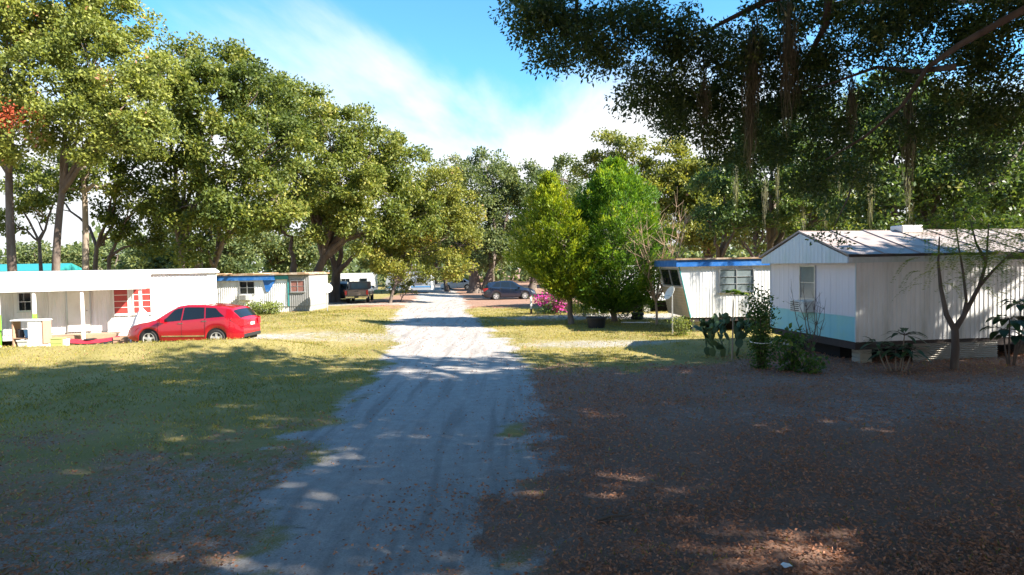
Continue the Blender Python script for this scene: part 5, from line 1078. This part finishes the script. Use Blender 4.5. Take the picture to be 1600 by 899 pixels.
leafy('hedge_shrub', 'low sunlit hedge bush before the air conditioner of the blue trimmed home', 402, 43.2, 0.8, 0.8, 1100, YUCC, 55, stems=8, ll=0.16, lw=0.06, cat='bush')
leafy('hedge_shrub', 'low hedge bush right of its twin near the teal corner', 424, 43.0, 0.75, 0.7, 900, YUCC, 56, stems=8, ll=0.16, lw=0.06, cat='bush')
b = base_at(1400, 18.2); T = thing('broad_leaf_plant', 'dark long leaved plant in front of the corrugated skirt', 'plant', (b[0], b[1], hz_(*b))); rng = np.random.default_rng(57)
for (ox, oy, hh, n) in ((0, 0, 0.62, 16), (0.28, 0.05, 1.0, 18), (-0.32, -0.05, 0.5, 16), (0.1, -0.2, 0.4, 12), (-0.5, 0.05, 0.75, 14), (0.4, -0.1, 0.6, 14)):
    MB().tube([(ox * 0.4, oy, -0.05), (ox * 0.8, oy, hh * 0.5), (ox, oy, hh)], [0.025, 0.02, 0.014], 6).build('stem', M['bark_pale'], T, smooth=True); broad_leaves(T, (ox, oy, hh), n, 0.46, 0.11, BROAD, rng, droop=0.45, stalk=0.18, up=0.3)
b = base_at(1578, 18.6); T = thing('broad_leaf_plant', 'large dark broad leaved plant at the right edge by the white wall', 'plant', (b[0], b[1], hz_(*b))); rng = np.random.default_rng(58)
for (ox, oy, hh, n) in ((0, 0, 1.35, 13), (0.35, 0.0, 1.75, 14), (-0.25, -0.1, 1.05, 11), (0.5, 0.1, 1.2, 12), (0.1, -0.1, 0.8, 10)):
    MB().tube([(ox * 0.4, oy, -0.05), (ox * 0.8, oy, hh * 0.5), (ox, oy, hh)], [0.03, 0.025, 0.016], 6).build('stem', M['twig_dark'], T, smooth=True); broad_leaves(T, (ox, oy, hh), n, 0.42, 0.22, BROAD, rng, droop=0.6, stalk=0.25, up=0.25)
# bougainvillea and bladed plants
rng = np.random.default_rng(59)
T = leafy('bougainvillea', 'magenta flowering shrub beside the leaning juniper trunk', 862, 41.0, 1.25, 1.0, 1100, SHRUB, 60, stems=9, ll=0.14, lw=0.07)
k = 620; ctr = np.array([(-0.55, 0, 0.95), (0.45, -0.1, 0.5), (0.3, -0.2, 0.8)])[rng.integers(0, 3, k)]; leaf_obj('blossom', ctr + rng.normal(size=(k, 3)) * (0.28, 0.3, 0.22), rng.normal(size=(k, 3)), 0.15, 0.11, rng.uniform(0, 1, k), BOUG, T, rng)
for i, (px, d, hh) in enumerate(((898, 39.5, 1.1), (912, 38.5, 1.2), (928, 40.0, 1.15), (941, 39.3, 1.0))):
    b = base_at(px, d); T = thing('bladed_plant', ['clump of upright bladed leaves nearest the magenta shrub', 'clump of bladed leaves just left of the white picket frame', 'clump of bladed leaves right behind the white picket frame', 'clump of bladed leaves beside the big juniper trunk'][i], 'plant', (b[0], b[1], hz_(*b)), 0, 'bladed plants along the garden bed')
    n = 60; leaf_obj('blade_leaves', rng.normal(size=(n, 3)) * (0.22, 0.2, 0.0), rng.normal(size=(n, 3)) * (0.35, 0.35, 0) + (0, 0, 1), rng.uniform(0.6, 1.1, n) * hh, 0.07, rng.uniform(0.1, 1, n), YUCC, T, rng)
    MB().lathe([(0.10, -0.05), (0.08, 0.1), (0.03, 0.18)], 8).build('crown_base', M['bark_pale'], T)

# -- the big oak overhead
rng = np.random.default_rng(71)
OX, OY = 13.5, 7.0
T = thing('live_oak', 'huge dark live oak overhanging the upper right with hanging moss', 'tree', (OX, OY, 0))
def ol(px, py, d): return P(px, py, d) - Vector((OX, OY, 0))
MB().tube([(0, 0, -0.4), (0, 0, 0.5), (-0.3, 0.2, 2.0), (-0.6, 0.3, 4.2)], [1.1, 0.72, 0.6, 0.55], 14).build('trunk', M['bark'], T, smooth=True, angle=60)
limbs = [([(-0.6, 0.3, 4.0), ol(1800, -60, 9.5), ol(1600, 15, 10), ol(1500, 70, 10.5), ol(1450, 105, 11), ol(1410, 165, 11.5), ol(1350, 215, 12.2), ol(1290, 250, 13)], 0.085),
         ([ol(1490, 105, 10.6), ol(1430, 112, 11.5), ol(1370, 105, 12), ol(1300, 130, 12.6), ol(1230, 150, 13)], 0.055),
         ([(-0.6, 0.3, 4.2), ol(1500, -250, 11), ol(1297, -20, 12), ol(1290, 40, 12.3), ol(1268, 80, 12.8), ol(1240, 130, 13.2)], 0.13),
         ([(-0.6, 0.3, 4.2), (-4, 2, 9), (-8, 4, 10.5), (-12, 5.5, 10.8), ol(900, 30, 12.5), ol(830, 50, 12.5)], 0.12),
         ([ol(1297, -20, 12), ol(1200, 0, 12.5), ol(1120, 40, 13), ol(1060, 90, 13)], 0.09),
         ([(-0.6, 0.3, 4.2), (-2, 5, 8), (-3.5, 10, 10), (-4, 13, 11)], 0.26), ([(-0.6, 0.3, 4.2), (3, 4, 9), (5, 9, 11)], 0.26), ([(-0.6, 0.3, 4.2), (-3, -3, 9), (-8, -5, 12)], 0.26), ([(-0.6, 0.3, 4.2), (0, 1, 9), (-1, 2, 14)], 0.3)]
for pts, r0 in limbs:
    k = len(pts); MB().tube(pts, [r0 * (1 - 0.82 * i / (k - 1)) for i in range(k)], 8).build('limb', M['bark'], T, smooth=True, angle=70)
C = []; D = []; VA = []
def cl(c, n, rr, flat=0.75):
    dd = unit(rng.normal(size=(n, 3))); dd[:, 2] *= flat; C.append(np.array(c) + dd * rr * rng.uniform(0, 1, (n, 1)) ** 0.5); D.append(dd * 0.5 + rng.normal(size=(n, 3)) * 0.7 + (0, 0, -0.15)); VA.append(np.clip(0.42 + rng.normal() * 0.12 + rng.normal(size=n) * 0.18, 0, 1))
# visible hanging boughs: (px, py, d, radius px, clumps)
for px, py, d, rp, nc in [(850, 25, 12.5, 55, 16), (915, 50, 12.5, 55, 18), (985, 25, 12.5, 50, 15), (860, 85, 12.3, 26, 5), (830, 5, 12.6, 40, 8), (945, 90, 12.4, 26, 6), (1060, 60, 13, 60, 18), (1040, 120, 13, 50, 14), (1090, 180, 13.4, 60, 22), (1130, 90, 13, 60, 18), (1000, 148, 13, 22, 5), (975, 155, 13, 12, 2), (1060, 175, 13.2, 40, 9), (1110, 225, 13.6, 34, 8),
                          (1200, 50, 13, 70, 20), (1190, 150, 13.5, 70, 24), (1260, 120, 13.5, 60, 18), (1290, 190, 13.8, 60, 16), (1360, 60, 12.5, 60, 11), (1370, 190, 13, 60, 12), (1400, 40, 12, 60, 11), (1440, 190, 12.5, 60, 11), (1500, 120, 12, 60, 12), (1560, 60, 11.5, 60, 14), (1560, 180, 12, 60, 15), (1180, 230, 14, 60, 18), (1250, 260, 14, 56, 14), (1330, 270, 14, 50, 10), (1450, 30, 12, 40, 6), (1620, 130, 11.5, 60, 12), (1520, 250, 13, 50, 9), (1330, 15, 12.5, 40, 7), (1430, -5, 12, 50, 10), (1500, 30, 12, 45, 9), (1580, 5, 11.5, 40, 8), (1250, 20, 13, 40, 8), (1300, 90, 13, 45, 9), (1420, 110, 12.4, 45, 8)]:
    for j in range(int(nc * 1.2)):
        a = rng.normal(size=3); a /= np.linalg.norm(a); s = rng.uniform(0.2, 1.0) ** 0.5
        q = P(px + a[0] * rp * s, py + a[1] * rp * 0.8 * s, d + a[2] * 1.2 * s); cl(np.array(q) - (OX, OY, 0), int(185 * rng.uniform(0.6, 1.4)), 0.42 * rng.uniform(0.7, 1.2))
C1 = np.concatenate(C); n = len(C1); TREE_LEAVES += n
leaf_obj('crown', C1, np.concatenate(D), rng.uniform(0.065, 0.12, n), rng.uniform(0.028, 0.048, n), np.concatenate(VA), OAKD, T, rng)
# low leafy tip over the roof
for a_, b_ in ((1285, 368), (1300, 374), (1312, 366), (1322, 378), (1275, 372)):
    C, D, VA = [], [], []; cl(np.array(P(a_, b_, 16.5)) - (OX, OY, 0), 30, 0.22)
    leaf_obj('hanging_leaf_tip', C[0], D[0], 0.11, 0.05, VA[0], OAKD, T, rng)['kind'] = 'stuff'
MB().tube([ol(1340, 262, 14.2), ol(1325, 310, 15.4), ol(1305, 350, 16.2), ol(1298, 372, 16.5)], [0.03, 0.02, 0.012, 0.006], 5).build('hanging_twig', M['bark'], T)
# upper crown above and behind the frame
C, D, VA = [], [], []
k = 0
while k < 980:
    x_ = rng.uniform(-2.5, 25); y_ = rng.uniform(-8, 19); z_ = rng.uniform(7.0, 19.5)
    e = ((x_ - 12) / 13.5) ** 2 + ((y_ - 5.5) / 13) ** 2 + ((z_ - 10.5) / 9.0) ** 2
    if e > 1 or e < 0.25: continue
    if y_ > 2 and x_ < 0.84 * y_ + 0.5 and (z_ - 3.2) < 0.50 * y_ + 0.9: continue     # keep the view under the boughs open
    k += 1; cl((x_ - OX, y_ - OY, z_), int(70 * rng.uniform(0.6, 1.4)), 0.95)
k = 0
while k < 320:                                                      # added leaf clumps along the sun rays, to shade the near ground
    gx_, gy_ = rng.uniform(-13, 10), rng.uniform(5.0, 17); z_ = rng.uniform(8, 17); x_ = gx_ + 1.36 * z_; y_ = gy_ - 0.435 * z_
    e = ((x_ - 12) / 14.5) ** 2 + ((y_ - 5.5) / 14) ** 2 + ((z_ - 10.5) / 9.5) ** 2
    if e > 1 or (y_ > 2 and abs(x_) < 0.84 * y_ + 0.5 and (z_ - 3.2) < 0.50 * y_ + 0.9): continue
    k += 1; cl((x_ - OX, y_ - OY, z_), int(60 * rng.uniform(0.6, 1.4)), 0.9)
C1 = np.concatenate(C); n = len(C1); TREE_LEAVES += n
leaf_obj('upper_crown_and_shade_clumps', C1, np.concatenate(D), rng.uniform(0.3, 0.5, n), rng.uniform(0.17, 0.27, n), np.concatenate(VA), OAKD, T, rng)
moss_part([tuple(ol(a_, b_, d_)) for a_, b_, d_ in ((1172, 60, 12.4), (1174, 90, 12.4), (1170, 115, 12.4), (1232, 10, 12.2), (1228, 35, 12.2), (1100, 100, 12.6), (1180, 30, 12.6), (1240, 60, 12.4), (1420, 150, 12), (1330, 120, 12.6))], T, rng, 1.7, 85, 0.12, 0.010)
# the oak beside it, out of frame on the right, and one behind the camera: they shade the yard; the left pair is added to cut sky light
def shade_oak(label, x, y, r, z0, z1, seed, ncl=300):
    rng = np.random.default_rng(seed); lb = auto_lobes((x, y, (z0 + z1) / 2), (r, r, (z1 - z0) / 2), 14, rng, 0.40, -0.6)
    tree('live_oak', label, (x, y), lb, OAKD, tr=0.5, fork=0.3, seed=seed, clumps=5, lpc=42, leaf=(0.56, 0.30), rc=1.2)
shade_oak('dark oak outside the frame to the right of the white pitched home', 25.5, 12.5, 6.3, 4.5, 14, 101)
shade_oak('dark oak standing behind the viewpoint that shades the near road', 11.0, -7.5, 9.0, 4.5, 16, 102)
shade_oak('dark oak further behind the viewpoint on the right', 27.0, 2.0, 8.0, 4.0, 15, 103)
shade_oak('added unseen oak outside the frame on the left, blocking sky light over the near lawn', -17.0, 1.5, 8.0, 9.0, 17.5, 105)  # unseen, added to lower sky light on the left lawn
shade_oak('added unseen oak behind the viewpoint on the left, dimming sky light on the lawn', -7.0, -5.0, 9.5, 7.0, 16.5, 104)  # unseen crown added overhead to occlude sky light
# far woodland closing the horizon: one mass
rng = np.random.default_rng(120); n = 26000
aa = rng.uniform(-0.95, 0.95, n); dd = rng.uniform(112, 150, n); x = dd * np.sin(aa); y = dd * np.cos(aa)
top = 7.5 + 3.5 * fbm(aa * 9, aa * 0 + 3.3) + 2.5 * fbm(aa * 40, dd * 0.1); z = top * rng.uniform(0, 1, n) ** 0.8
D = rng.normal(size=(n, 3))
wd = leaf_obj('far_woodland', np.stack([x, y, z], -1), D, rng.uniform(0.9, 1.6, n), rng.uniform(0.5, 1.0, n), np.clip(0.4 + rng.normal(size=n) * 0.2, 0, 1), OAKB, None, rng)
tag(wd, 'low far woodland mass along the horizon behind the yard', 'woodland', kind='stuff')
